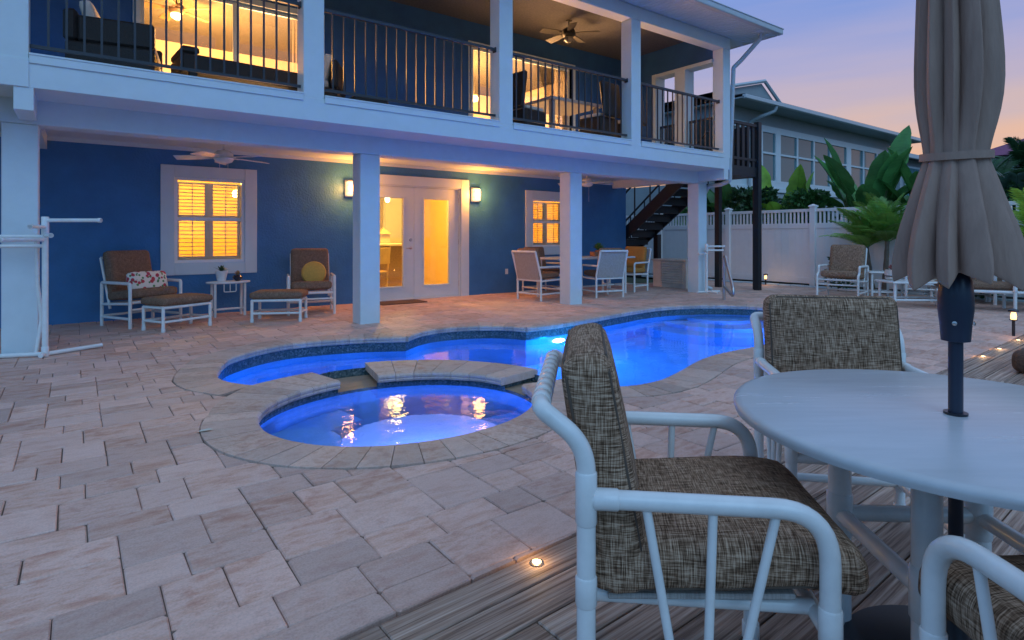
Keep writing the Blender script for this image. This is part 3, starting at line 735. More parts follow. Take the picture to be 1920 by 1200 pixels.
# ---- rooms behind the glass
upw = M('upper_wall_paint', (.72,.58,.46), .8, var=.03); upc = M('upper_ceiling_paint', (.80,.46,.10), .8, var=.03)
def room(x0, x1, y0, y1, z0, z1, nm):
    b = MB(); b.add([(x0,y0,z0),(x1,y0,z0),(x1,y1,z0),(x0,y1,z0),(x0,y0,z1),(x1,y0,z1),(x1,y1,z1),(x0,y1,z1)], [(1,5,6,2),(2,6,7,3),(3,7,4,0)])
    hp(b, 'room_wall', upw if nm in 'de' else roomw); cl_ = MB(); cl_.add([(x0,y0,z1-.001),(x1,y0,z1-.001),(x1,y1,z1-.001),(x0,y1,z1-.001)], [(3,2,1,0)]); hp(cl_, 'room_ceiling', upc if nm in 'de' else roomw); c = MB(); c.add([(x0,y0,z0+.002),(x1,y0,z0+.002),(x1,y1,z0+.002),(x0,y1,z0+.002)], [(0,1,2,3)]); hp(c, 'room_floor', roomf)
    s = MB(); s.box(x0,x1,y1-.03,y1-.001,z0+.004,z0+.12); hp(s, 'skirting', trim)
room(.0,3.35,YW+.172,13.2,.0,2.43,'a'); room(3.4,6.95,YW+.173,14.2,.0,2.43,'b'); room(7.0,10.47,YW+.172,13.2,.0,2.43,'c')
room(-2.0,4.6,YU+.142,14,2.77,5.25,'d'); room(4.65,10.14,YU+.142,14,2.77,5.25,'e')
warm = (1,.55,.13)
lamp('room_lamp_and_fill', 'POINT', (1.7,11.4,2.1), 180, (1,.58,.09), .12); lamp('room_lamp_and_fill', 'POINT', (5.3,11.1,2.15), 175, (1,.60,.12), .12); lamp('room_lamp_and_fill', 'POINT', (8.7,11.4,2.1), 180, (1,.58,.09), .12)
lamp('room_lamp_and_fill', 'POINT', (1.8,11.8,4.5), 330, (1,.43,.06), .15); lamp('room_lamp_and_fill', 'POINT', (7.2,11.8,4.5), 330, (1,.45,.07), .15)
lamp('room_lamp_and_fill', 'POINT', (2.6,10.5,3.75), 700, (1,.50,.20), .6); lamp('room_lamp_and_fill', 'POINT', (7.9,10.5,3.75), 850, (1,.50,.20), .6)  # fills added close to the sliders to brighten the balcony ceiling
bulb = emitter('warm_bulb', (1,.72,.34), 9)

# ---- wall sconces
frost = emitter('sconce_glass', (1,.66,.30), 1.9)
for k, x in enumerate((3.765, 6.31)):
    s = thing('wall_sconce', ['lit wall sconce between the white column and the left door', 'lit wall sconce right of the french doors'][k], 'lamp', (x, YW, 1.97), 0, 'sconces beside the french doors')
    MB().cbox(-.10,.10,-.022,-.001,-.145,.145,.006).build('back_plate', steel, s)
    b = MB(); b.cushion(.165,.09,.25,.04,Matrix.Translation((0,-.07,0)),6,0); b.build('glass_shade', frost, s, True)
    for zz in (-.05,.05): MB().tube(bend([(-.087,-.025,zz),(-.087,-.121,zz),(.087,-.121,zz),(.087,-.025,zz)],.03), .004, 6).build('guard_bar', steel, s, True)
    lamp('sconce_lamp', 'POINT', (x, YW-.17, 1.97), 38, (1,.37,.07), .07)

# ---- ceiling fans
def fan(label, loc, mat, blades, L, rot0, light=None, chains=0, drop=.12, group=None):
    f = thing('ceiling_fan', label, 'fan', loc, 0, group)
    b = MB(); b.lathe([(.02,-.02),(.055,-.015),(.06,.0)], 20); b.tube([(0,0,-.02),(0,0,-drop)], .013, 8); b.build('down_rod', mat, f, True)
    b = MB(); b.lathe([(.02,-drop-.005),(.08,-drop-.02),(.115,-drop-.05),(.118,-drop-.085),(.105,-drop-.1),(.12,-drop-.105),(.125,-drop-.125),(.1,-drop-.165),(.04,-drop-.185)], 24); b.build('motor_housing', mat, f, True)
    for i in range(blades):
        b = MB(); n = 6; vs = []
        for j in range(n+1):
            t = j/n; r = .15+t*L; w = .045+.03*sin(pi*min(1, t*1.15)*.6); 
            for s in (-1,1):
                for zz in (-.004,.004): vs.append((r, s*w, zz+s*w*.22))
        fs = []
        for j in range(n):
            o = j*4; fs += [(o,o+4,o+6,o+2),(o+1,o+3,o+7,o+5),(o,o+1,o+5,o+4),(o+2,o+6,o+7,o+3)]
        fs += [(0,2,3,1),(n*4,n*4+1,n*4+3,n*4+2)]
        b.add(vs, fs); b.box(.07,.2,-.018,.018,-.012,-.005)
        o = b.build('blade', mat, f); o.location = (0,0,-drop-.10); o.rotation_euler = (0,radians(2),rot0+2*pi*i/blades)
    if light:
        b = MB(); b.lathe([(.085,-drop-.187),(.085,-drop-.235),(.05,-drop-.27),(.015,-drop-.28)], 20); b.build('light_bowl', light, f, True)
        for i in range(5):
            a = 2*pi*i/5; MB().tube([(.06*cos(a),.06*sin(a),-drop-.18),(.10*cos(a),.10*sin(a),-drop-.22),(.07*cos(a),.07*sin(a),-drop-.28),(0,0,-drop-.3)], .004, 5).build('cage_bar', mat, f)
    for i in range(chains): MB().tube([(.05-.1*i,0,-drop-.18),(.05-.1*i,0,-drop-.48)], .0022, 5).build('pull_chain', mat, f)
    return f
fan('white ceiling fan hanging in front of the left shuttered window', (1.58,8.55,2.4549), pvc, 5, .44, radians(12), None, 2, .15, 'porch fans')
fan('white ceiling fan above the porch dining table', (8.28,8.6,2.4549), pvc, 5, .44, radians(-20), None, 1, .12, 'porch fans')
milk = M('milk_glass', (.22,.21,.2), .3)
fan('dark five blade ceiling fan under the balcony ceiling', (7.42,8.2,5.1975), M('dark_fan', (.007,.006,.006), .5), 5, .42, radians(20), milk, 0, .13)
fan('ceiling fan with glowing bowl inside the upper left room', (1.35,11.2,5.2485), M('fan_brown', (.2,.12,.06), .5), 5, .45, radians(30), bulb, 0, .2)

# ---- inside: what shows through the glass
def picture(label, x, y, z, w, h, col):
    p = thing('framed_picture', label, 'picture', (x,y,z)); MB().box(-w/2,w/2,-.03,-.006,-h/2,h/2).build('frame', M('picture_frame', (.3,.2,.1), .5), p); MB().box(-w/2+.03,w/2-.03,-.034,-.0302,-h/2+.03,h/2-.03).build('print', M('print_'+str(col), col, .6, var=.5, scale=9), p)
picture('framed picture seen through the right door pane', 6.33, 14.198, 1.66, .35, .45, (.55,.42,.2)); picture('small framed picture high in the left door pane', 5.05, 14.198, 2.0, .22, .3, (.4,.3,.15)); picture('larger framed picture beside the small one in the left door pane', 5.42, 14.198, 1.98, .3, .4, (.6,.45,.25))
cn = thing('breakfast_counter', 'wicker fronted counter seen through the left door pane', 'counter', (5.28,11.6,.003)); MB().box(-.42,.42,-.25,.25,0,.95).build('body', M('counter_wicker', (.25,.15,.06), .7, var=.5, scale=60), cn); MB().cbox(-.48,.48,-.32,.3,.951,1.0,.008).build('counter_top', M('counter_stone', (.7,.62,.5), .3), cn)
ln = thing('lantern', 'small house shaped lantern standing on the indoor counter', 'lantern', (5.2,11.55,1.001)); MB().box(-.11,.11,-.1,.1,0,.2).build('body', creamf, ln); MB().add([(-.14,-.13,.2),(.14,-.13,.2),(.14,.13,.2),(-.14,.13,.2),(0,0,.34)], [(0,1,4),(1,2,4),(2,3,4),(3,0,4),(3,2,1,0)]).build('lid', M('lantern_roof', (.35,.22,.1), .6), ln)
def pendant(label, loc, r=.06):
    p = thing('pendant_lamp', label, 'lamp', loc); MB().tube([(0,0,0),(0,0,.42)], .004, 6).build('cord', steel, p); MB().lathe([(.01,.0),(r*.7,-.01),(r,-.06),(r*.85,-.12),(r*.3,-.14)], 16).build('globe', bulb, p, True)
pendant('glowing pendant lamp in the left door pane', (5.0,10.9,1.97), .05); pendant('glowing pendant seen through the left shuttered window', (2.35,11.6,2.0), .07)
pendant('glowing lamp at the lower right of the upper left room', (4.05,12.6,4.0), .09); pendant('glowing lamp left of the column in the right upper room', (6.9,11.5,4.6), .1); pendant('second glowing lamp left of the column in the right upper room', (7.25,11.2,4.35), .1)
ch = thing('indoor_chair', 'light wooden chair seen through the left door pane', 'chair', (4.66,10.8,.003), radians(30)); lw = M('light_wood', (.55,.38,.16), .5)
for sx in (-1,1):
    MB().tube([(sx*.18,-.18,0),(sx*.18,-.2,.45),(sx*.17,-.27,.95)], .018, 8).build('leg', lw, ch, True); MB().tube([(sx*.18,.18,0),(sx*.18,.18,.44)], .018, 8).build('leg', lw, ch, True)
MB().cbox(-.21,.21,-.21,.21,.44,.475,.01).build('seat', lw, ch); MB().cbox(-.17,.17,-.275,-.245,.62,.93,.008).build('backrest', lw, ch)
cb = thing('wall_cabinet', 'white cupboard doors seen through the right door pane', 'cabinet', (6.45,13.6,.003)); MB().box(-.45,.45,-.3,.3,0,2.2).build('body', trim, cb)
for sx in (-1,1): MB().cbox(sx*.22-.2,sx*.22+.2,-.325,-.301,.06,2.14,.006).build('door', trim, cb)

# ------------------------------------------------------------------ PVC furniture
PR = .0195
def tubeo(name, pts, r, parent, mat=None, n=10): return MB().tube(pts, r, n).build(name, mat or pvc, parent, True)
def sleeve(name, p, q, parent, r=PR*1.14):
    p, q = Vector(p), Vector(q); e = (q-p).normalized()*.003
    return MB().tube([p, p+e, q-e, q], [r*.93, r, r, r*.93], 12).build(name, pvc, parent, True)
pip = M("piping_fabric", (.10,.07,.05), .9)
def patio_chair(label, loc, rz, fab=tw, group=None, detail=True, cat='chair', name='patio_chair'):
    """foreground chair: forward is +y"""
    c = thing(name, label, cat, loc, rz, group); w = .275; yb, yf = -.235, .235
    for s in (-1,1):
        tubeo('back_post', bend([(s*w,yb,0),(s*w,yb,.725),(s*w,yb-.09,.795),(s*(w-.03),yb-.095,.797)], [.3,.028], 9), PR, c, n=14)
        tubeo('arm', bend([(s*w,yb+.012,.617),(s*w,yf,.617),(s*w,yf,0)], .105, 9), PR, c, n=14)
        for (p, q) in (((s*w,yb,.565),(s*w,yb,.672)), ((s*w,yb,.40),(s*w,yb,.46)), ((s*w,yf,.36),(s*w,yf,.43)), ((s*w,yf,.10),(s*w,yf,.16)), ((s*w,yb,.10),(s*w,yb,.16))): sleeve('coupling', p, q, c)
        sleeve('coupling', (s*w,yb+.015,.617), (s*w,yb+.065,.617), c)
        sleeve('coupling', (s*w,yb,0), (s*w,yb,.045), c, PR*1.25); sleeve('coupling', (s*w,yf,0), (s*w,yf,.045), c, PR*1.25)
        tubeo('side_rail', [(s*w,yb,.13),(s*w,yf,.13)], PR*.85, c); tubeo('side_rail', [(s*.19,yb,.375),(s*.19,yf,.38)], PR*.85, c)
        for (a, bq) in ((-.115,-.035),(0.015,.0),(.135,.035)): tubeo('spindle', [(s*w,a,.605),(s*w,bq,.14)], .0095, c)
    tubeo('top_rail', [(-w+.03,yb-.095,.797),(w-.03,yb-.095,.797)], PR*.97, c, n=14)
    for i in range(9): x = -w+.06+i*(2*w-.12)/8; sleeve('wrap_ring', (x-.018,yb-.095,.797), (x+.018,yb-.095,.797), c, PR*1.12)
    tubeo('cross_rail', [(-w,yf,.375),(w,yf,.375)], PR*.85, c); tubeo('cross_rail', [(-w,yb,.37),(w,yb,.37)], PR*.85, c); tubeo('cross_rail', [(-w,yb,.13),(w,yb,.13)], PR*.85, c)
    MB().cbox(-w+.05,w-.05,-.006,.006,-.19,.19,.003,Rm('X',-90+4,(0,0,.402))).build('sling', sling, c)
    for nm, (sx, sy, sz), Mx in (('seat_cushion', (.51,.57,.105), Rm('X',5,(0,.045,.475))), ('back_cushion', (.51,.51,.115), Rm('X',100,(0,-.195,.65)))):
        cu = MB().cushion(sx,sy,sz,.042,Mx,12,.2)
        for i, v in enumerate(cu.v):      # slack cloth: shallow creases
            q = Vector(v); nz = noise.noise(q*9+Vector(loc)*3)*.0035+noise.noise(Vector((q.x*26, q.y*7, q.z*26))+Vector(loc))*.0022
            ctr = Mx.translation; d_ = (q-ctr).normalized(); q = q+d_*nz
            if nm == 'seat_cushion' and q.y > .15: q.z -= (q.y-.15)**2*.9
            cu.v[i] = tuple(q)
        o = cu.build(nm, fab, c, 60); hx, hy = sx/2-.013, sy/2-.013
        for zz in ((-1,1) if nm == 'back_cushion' else (-1,)):
            lp = [(hx-.03,hy),(-hx+.03,hy),(-hx,hy-.03),(-hx,-hy+.03),(-hx+.03,-hy),(hx-.03,-hy),(hx,-hy+.03),(hx,hy-.03),(hx-.03,hy)]
            MB().tube([Mx @ Vector((p[0],p[1],zz*(sz/2-.013))) for p in lp], .004, 6).build('piping', pip, o, True)
    return c
def wpos(D, lat): return (D*cos(TH)+lat*sin(TH), D*sin(TH)-lat*cos(TH))
RZ = TH-pi/2            # heading in which local +x is the picture's right and +y the view direction
tc_ = wpos(1.48, 1.119)
ca = wpos(1.44, .418)
patio_chair('tweed cushioned white chair in front, nearest the spa', (*ca, 0), RZ-pi/2+radians(-7), group='chairs round the white deck table')
cb_ = wpos(2.24, 1.29)
patio_chair('tweed cushioned white chair behind the round table', (*cb_, 0), RZ+pi-radians(10), group='chairs round the white deck table')
cc = wpos(.85, 1.055)
patio_chair('white pipe chair cut off at the lower right corner', (*cc, 0), RZ+radians(2), group='chairs round the white deck table')

# round table
tb = thing('round_table', 'round white table with the folded umbrella through its middle', 'table', (*tc_, 0), RZ)
topm = M('table_resin', (.53,.545,.555), .26, var=.06, scale=3, bump=.07, bscale=6, stretch=(1,7,4), dist=.01)
n = 72; hr = .024; R = .524; b = MB(); prof = [(hr,.668),(R-.02,.668),(R-.003,.674),(R,.684),(R,.692),(R-.006,.699),(R-.02,.702),(hr,.702)]
vs = []; fs = []
for (r, z) in prof: vs += [(r*cos(2*pi*j/n), r*sin(2*pi*j/n), z) for j in range(n)]
k = len(prof)
for i in range(k): 
    for j in range(n): fs.append((i*n+j, i*n+(j+1)%n, ((i+1)%k)*n+(j+1)%n, ((i+1)%k)*n+j))
b.add(vs, fs).build('table_top', topm, tb, 50)
for a in range(4):
    t = radians(45+90*a-3); x_, y_ = .27*cos(t), .27*sin(t)
    tubeo('leg', [(x_,y_,0),(x_,y_,.667)], .03, tb, n=14); sleeve('coupling', (x_,y_,.30), (x_,y_,.42), tb, .034)
for a in range(4):
    t0, t1 = radians(45+90*a-3), radians(135+90*a-3)
    tubeo('stretcher', [(.27*cos(t0),.27*sin(t0),.36),(.27*cos(t1),.27*sin(t1),.36)], .022, tb); tubeo('top_frame', [(.27*cos(t0),.27*sin(t0),.64),(.27*cos(t1),.27*sin(t1),.64)], .022, tb)

# umbrella, tied shut
um = thing('patio_umbrella', 'closed taupe umbrella on a dark pole standing through the table', 'umbrella', (*tc_, 0), RZ)
navy = M('umbrella_pole_paint', (.018,.026,.048), .35, var=.08)
tubeo('pole', [(0,0,.06),(0,0,2.62)], .0158, um, navy, 20)
tubeo('collar_ring', [(0,0,.703),(0,0,.708)], .026, um, black, 20)
MB().lathe([(.019,.885),(.031,.888),(.034,.93),(.038,.965),(.038,1.0),(.035,1.04),(.025,1.06)], 24).build('crank_housing', navy, um, True)
for s in (-1,1):
    o = MB().lathe([(.0055,0),(.0055,.003),(.002,.004)], 10).build('screw', steel, um); o.location = (s*.024,-.028,.935); o.rotation_euler = (pi/2,0,s*.65)
MB().lathe([(.26,0),(.262,.03),(.25,.065),(.12,.09),(.05,.10),(.028,.13),(.028,.30),(.02,.305)], 40).build('base', black, um, True)
MB().cbox(-.045,.045,-.016,.016,.0,.003,.001,Matrix.Translation((-.13,.02,.0895)) @ Matrix.Rotation(radians(-30),4,'Z') @ Matrix.Rotation(radians(-11),4,'Y')).build('base_label', M('base_label', (.12,.14,.2), .4), um)
PRF = [(1.06,.146),(1.075,.150),(1.10,.150),(1.14,.140),(1.18,.131),(1.23,.114),(1.28,.100),(1.32,.086),(1.345,.077),(1.36,.077),(1.40,.083),(1.46,.096),(1.54,.104),(1.64,.100),(1.75,.092),(1.9,.083),(2.1,.070),(2.3,.052),(2.45,.034),(2.52,.022)]
def pleat(th, z):
    # knife pleats: long flat face, short return, widths uneven round the canopy
    u = (th*12/(2*pi) + .34*sin(th*2+1)+.22*sin(th*3+.4)+.05*sin(z*3.1)) % 1
    return u/.68 if u < .68 else (1-u)/.32
def fold(th, z):
    f = pleat(th, z); f2 = sin(th*5-1.7*z)*.5+sin(th*13+z*2.2+1.3)*.22
    low = max(0, min(1, (1.36-z)/.25)); up = max(0, min(1, (z-1.36)/.12))
    A = .16+.30*low+.26*up
    return 1+.08*low+.05*up-A*(1-f**.62)+A*.20*f2
n = 288; vs = []; fs = []
for (z, r) in PRF:
    for j in range(n):
        th = 2*pi*j/n; rr = r*.88*fold(th, z); dz = 0
        if z < 1.12: dz = (-.034*pleat(th, z)+.012*sin(th*3+.5))*(1.12-z)/.06
        vs.append((rr*cos(th)+.004*sin(z*9), rr*sin(th), z+dz))
k = len(PRF)
for i in range(k-1):
    for j in range(n): fs.append((i*n+j, i*n+(j+1)%n, (i+1)*n+(j+1)%n, (i+1)*n+j))
taupe = M('taupe_canvas', (.35,.23,.18), .85, var=.12, scale=8, bump=.5, bscale=9, dist=.012, spec=.2, stretch=(4,4,.8))
b = MB(); b.add(vs, fs); cano = b.build('canopy', taupe, um, True)
md = cano.modifiers.new('cloth', 'SOLIDIFY'); md.thickness = .003; md.offset = -1
ms = cano.modifiers.new('smooth', 'SUBSURF'); ms.levels = 1; ms.render_levels = 1
b = MB(); vs = []; fs = []
for z, o in ((1.343,.003),(1.343,.0065),(1.362,.0065),(1.362,.003)):
    for j in range(64):
        th = 2*pi*j/64; r = .0700*(.97+.03*fold(th,1.352))+o; vs.append((r*cos(th), r*sin(th), z+.006*sin(th+.6)))
for i in range(4):
    for j in range(64): fs.append((i*64+j, i*64+(j+1)%64, ((i+1)%4)*64+(j+1)%64, ((i+1)%4)*64+j))
b.add(vs, fs).build('tie_strap', taupe, um, True)

# ------------------------------------------------------------------ porch armchairs, ottomans, tables
def lounge_chair(label, loc, rz, w=.30, fab=tw2, glider=False, group=None, sz=.36, bz=.92, name='armchair'):
    c = thing(name, label, 'armchair', loc, rz, group); yb, yf = -.30, .30; r = .021
    for s in (-1,1):
        if glider: tubeo('arm', bend([(s*w,yb,0),(s*w,yb,.60),(s*w,yf-.03,.60),(s*w,yf-.03,.47),(s*w,yf+.05,.44),(s*w,yf+.05,0)], .04), r, c)
        else: tubeo('arm', bend([(s*w,yb,0),(s*w,yb,.56),(s*w,yf,.56),(s*w,yf,0)], .03), r, c)
        tubeo('side_rail', [(s*w,yb,.12),(s*w,yf,.12)], r*.85, c); tubeo('side_rail', [(s*w,yb,sz-.09),(s*w,yf,sz-.06)], r*.85, c)
        tubeo('back_post', [(s*(w-.045),yb+.10,.22),(s*(w-.045),yb-.11,bz-.06)], r*.8, c)
    tubeo('cross_rail', [(-w,yf-.02,sz-.05),(w,yf-.02,sz-.05)], r*.9, c); tubeo('cross_rail', [(-w,yf-.02,sz-.14),(w,yf-.02,sz-.14)], r*.7, c); tubeo('cross_rail', [(-w,yb,.13),(w,yb,.13)], r*.8, c); tubeo('cross_rail', [(-w+.045,yb-.11,bz-.06),(w-.045,yb-.11,bz-.06)], r*.8, c); tubeo('cross_rail', [(-w,yb,sz-.09),(w,yb,sz-.09)], r*.8, c)
    MB().cushion(w*2-.07,.60,.12,.045,Rm('X',6,(0,.02,sz+.035)),8,.12).build('seat_cushion', fab, c, 60)
    MB().cushion(w*2-.08,.60,.12,.05,Rm('X',104,(0,-.275,sz+.30)),8,.12).build('back_cushion', fab, c, 60)
    return c
def ottoman(label, loc, rz, w, dpt, fab=tw2, group='porch ottomans'):
    c = thing('ottoman', label, 'ottoman', loc, rz, group); r = .02
    for sx in (-1,1):
        tubeo('side_rail', [(sx*w,-dpt,.12),(sx*w,dpt,.12)], r*.8, c); tubeo('side_rail', [(sx*w,-dpt,.29),(sx*w,dpt,.29)], r*.9, c)
        for sy in (-1,1): tubeo('leg', [(sx*w,sy*dpt,0),(sx*w,sy*dpt,.295)], r, c); sleeve('coupling', (sx*w,sy*dpt,0), (sx*w,sy*dpt,.05), c, r*1.2)
    for sy in (-1,1): tubeo('cross_rail', [(-w,sy*dpt,.29),(w,sy*dpt,.29)], r*.9, c); tubeo('cross_rail', [(-w,sy*dpt,.12),(w,sy*dpt,.12)], r*.8, c)
    MB().cushion(w*2+.07,dpt*2+.07,.095,.042,Matrix.Translation((0,0,.36)),8,.3).build('cushion', fab, c, 60); return c
lounge_chair('brown cushioned armchair left of the shuttered window, holding a floral pillow', (.70,9.10,0), radians(207), .33, group='porch armchairs', sz=.37, bz=.93)
ottoman('brown ottoman pulled up to the left armchair', (1.03,8.44,0), radians(27), .31, .19)
lounge_chair('brown cushioned armchair beside the door, holding a round yellow pillow', (2.86,8.96,0), radians(165), .32, group='porch armchairs', sz=.37, bz=.94)
ottoman('brown ottoman in front of the yellow pillow chair', (2.25,8.38,0), radians(-28), .31, .19)
# pillows
def floral():
    m, t, b = nodes('floral_fabric'); b.inputs['Roughness'].default_value = .9; tc = N(t, 'ShaderNodeTexCoord')
    v = N(t, 'ShaderNodeTexVoronoi', Scale=16); t.links.new(tc.outputs['Object'], v.inputs['Vector']); v2 = N(t, 'ShaderNodeTexVoronoi', Scale=21); t.links.new(tc.outputs['Object'], v2.inputs['Vector'])
    c = mixc(t, ramp2(t, v2.outputs['Distance'], [(.30, 1.0), (.36, 0.0)]), (.78,.72,.60), (.10,.24,.08)); c = mixc(t, ramp2(t, v.outputs['Distance'], [(.36, 1.0), (.42, 0.0)]), c, (.52,.05,.07)); t.links.new(c, b.inputs['Base Color']); return m
o = MB().cushion(.50,.27,.13,.06,None,9,.0).build('floral_pillow', floral(), None, 60); o.location = (.75,8.97,.565); o.rotation_euler = (radians(74),0,radians(27)); tag(o, 'cream pillow with red floral print on the left armchair', 'pillow')
b = MB(); b.lathe([(.01,-.07),(.10,-.066),(.165,-.04),(.18,0),(.165,.04),(.10,.066),(.01,.07)], 28); o = b.build('round_pillow', yellowf, None, True); o.location = (2.88,8.88,.60); o.rotation_euler = (radians(78),0,radians(-15)); tag(o, 'round yellow pillow on the armchair beside the door', 'pillow')
# side table with pots
st = thing('side_table', 'white oval side table under the left window carrying two pots', 'table', (1.78,9.30,0), radians(4))
b = MB(); n = 28; vs = []; fs = []
for (k_, z) in ((.96,.475),(1,.485),(1,.495),(.97,.503)): vs += [(.30*k_*cos(2*pi*j/n), .19*k_*sin(2*pi*j/n), z) for j in range(n)]
for i in range(3):
    for j in range(n): fs.append((i*n+j, i*n+(j+1)%n, (i+1)*n+(j+1)%n, (i+1)*n+j))
fs += [tuple(range(n))[::-1], tuple(range(3*n,4*n))]; b.add(vs, fs).build('table_top', pvc, st, 50)
for sx in (-1,1):
    for sy in (-1,1): tubeo('leg', [(sx*.20,sy*.09,0),(sx*.20,sy*.09,.475)], .019, st)
    tubeo('stretcher', [(sx*.20,-.09,.1),(sx*.20,.09,.1)], .015, st)
tubeo('stretcher', [(-.20,0,.1),(.20,0,.1)], .015, st); tubeo('rack_loop', bend([(-.1,-.16,.47),(-.1,-.16,.36),(.06,-.16,.36),(.06,-.16,.47)],.02), .007, st); tubeo('rack_bar', [(-.02,-.16,.36),(-.02,-.16,.47)], .006, st)
leafg = M('succulent_green', (.045,.10,.04), .5, var=.35, scale=20); dried = M('dried_flower', (.42,.25,.10), .8, var=.4, scale=40)
def rosette(name, mat, parent, n, L, w, z0, up=.5, seed=1):
    rr = random.Random(seed)
    for i in range(n):
        a = i*2.399; t = (i+.5)/n; el_ = radians(20+60*(1-t))*up*1.6; l = L*(.6+.4*t)*rr.uniform(.85,1.1); b = MB()
        dx, dy = cos(a), sin(a); px_, py_ = -dy, dx; vs = []
        for j in range(5):
            s = j/4; ww = w*sin(pi*min(1,.12+.88*s)**.8)*(1-s*.2) if j < 4 else .001; rad = l*s*cos(el_); hh = z0+l*s*sin(el_)-l*.25*s*s*t
            vs += [(dx*rad+px_*ww, dy*rad+py_*ww, hh+.3*ww), (dx*rad, dy*rad, hh), (dx*rad-px_*ww, dy*rad-py_*ww, hh+.3*ww)]
        fs = [(j*3+q, j*3+q+1, j*3+q+4, j*3+q+3) for j in range(4) for q in (0,1)]
        b.add(vs, fs).build(name, mat, parent, True)
p = thing('potted_succulent', 'spiky green plant in a white pot on the side table', 'potted plant', (1.69,9.31,.504)); MB().lathe([(.055,0),(.078,.11),(.083,.135),(.083,.15),(.073,.15),(.07,.135)], 24).build('pot', M('white_ceramic', (.75,.74,.72), .3), p, True); rosette('leaf', leafg, p, 22, .14, .02, .14, .8)
p = thing('dried_flower_bowl', 'dark bowl of dried tan flowers on the side table', 'potted plant', (1.90,9.29,.504)); MB().lathe([(.03,0),(.065,.03),(.07,.055),(.05,.085),(.045,.085)], 20).build('pot', M('dark_ceramic', (.02,.025,.04), .2), p, True); rosette('flower', dried, p, 26, .095, .022, .08, 1.2, 4)
# doormat
o = MB().cbox(-.42,.42,-.24,.24,.003,.016,.004).build('door_mat', M('coir', (.13,.07,.04), .95, var=.4, scale=80, bump=.6, bscale=200)); o.location = (4.52,9.36,0); tag(o, 'brown door mat in front of the french doors', 'mat')

# ------------------------------------------------------------------ porch dining set
def dining_chair(label, loc, rz, fab=tw2):
    c = thing('dining_chair', label, 'chair', loc, rz, 'chairs round the porch dining table'); w = .30; yb, yf = -.27, .27; r = .02
    for s in (-1,1):
        tubeo('back_post', bend([(s*w,yb+.02,0),(s*w,yb+.02,.42),(s*w,yb-.12,.88)], .15), r, c); tubeo('arm', bend([(s*w,yb-.02,.60),(s*w,yf,.60),(s*w,yf,0)], .06), r, c)
        tubeo('side_rail', [(s*w,yb,.12),(s*w,yf,.12)], r*.85, c); tubeo('side_rail', [(s*w,yb,.35),(s*w,yf,.37)], r*.85, c)
    tubeo('top_rail', [(-w,yb-.12,.88),(w,yb-.12,.88)], r, c)
    for (y, z) in ((yf,.36),(yb+.02,.36),(yb+.02,.12)): tubeo('cross_rail', [(-w,y,z),(w,y,z)], r*.85, c)
    MB().add([(-w+.02,yb+.0,.38),(w-.02,yb+.0,.38),(w-.02,yb-.108,.87),(-w+.02,yb-.108,.87),(-w+.02,yb+.008,.38),(w-.02,yb+.008,.38),(w-.02,yb-.10,.87),(-w+.02,yb-.10,.87)], [(0,1,2,3),(7,6,5,4),(0,4,5,1),(2,6,7,3),(1,5,6,2),(0,3,7,4)]).build('sling', sling, c)
    MB().cushion(.53,.54,.10,.04,Rm('X',3,(0,.01,.44)),8,.1).build('seat_cushion', fab, c, 60)
    MB().cushion(.52,.50,.10,.042,Rm('X',102.5,(0,yb+.03,.69)),8,.1).build('back_cushion', fab, c, 60)
    return c
dt = thing('dining_table', 'long white porch dining table half hidden behind a column', 'table', (8.15,8.55,0), 0)
MB().cbox(-1.05,1.05,-.42,.42,.71,.745,.01).build('table_top', topm, dt)
for sx in (-1,1):
    for sy in (-1,1): tubeo('leg', [(sx*.85,sy*.32,0),(sx*.85,sy*.32,.709)], .024, dt)
    tubeo('stretcher', [(sx*.85,-.32,.15),(sx*.85,.32,.15)], .018, dt)
tubeo('stretcher', [(-.85,0,.15),(.85,0,.15)], .018, dt)
dining_chair('sling backed dining chair left of the column, at the table end', (6.83,8.36,0), radians(-90+6)); dining_chair('sling backed dining chair right of the column, its back to the pool', (8.13,8.02,0), radians(-12)); dining_chair('dining chair with a brown back cushion behind the table by the window', (7.62,9.22,0), radians(180)); 
dining_chair('dining chair with an orange cushion at the far table end', (9.46,8.55,0), radians(100), M('orange_fabric', (.45,.20,.04), .9, var=.1, scale=40))
p = thing('table_planter', 'small leafy plant in a clay tray on the porch dining table', 'potted plant', (8.72,8.72,.746)); MB().cbox(-.18,.18,-.08,.08,0,.09,.01).build('tray', clay, p); MB().lathe([(.05,.02),(.07,.1),(.066,.12)], 16).build('pot', clay, p, True); rosette('leaf', M('leaf_bright', (.10,.22,.05), .5, var=.3, scale=20), p, 46, .24, .035, .12, .9, 9)

# ------------------------------------------------------------------ towel racks
def rack(label, loc, rz, H, arms, feet):
    c = thing('towel_rack', label, 'towel rack', loc, rz, 'towel racks'); r = .026
    tubeo('post', [(0,0,.02),(0,0,H)], r, c, n=12); sleeve('coupling', (0,0,H-.16), (0,0,H+.02), c, r*1.2); sleeve('coupling', (0,0,.0), (0,0,.10), c, r*1.2)
    for (dx, dy, z) in arms:
        tubeo('arm', [(0,0,z),(dx,dy,z)], r*.72, c); L = hypot(dx,dy); sleeve('end_cap', (dx-dx/L*.03,dy-dy/L*.03,z), (dx,dy,z), c, r*.88)
    for (dx, dy) in feet: tubeo('foot', [(0,0,.028),(dx,dy,.028)], r*.8, c)
    return c
k1 = rack('white pipe towel rack standing beside the left column', (-.235,7.17,0), 0, 1.32, [(.43,-.32,1.305),(-.10,-.28,1.24),(.05,-.25,1.16),(-.42,.10,1.15),(-.45,.02,1.06),(-.30,-.35,1.12)], [(.45,.24),(-.55,.20),(-.03,-.10)])
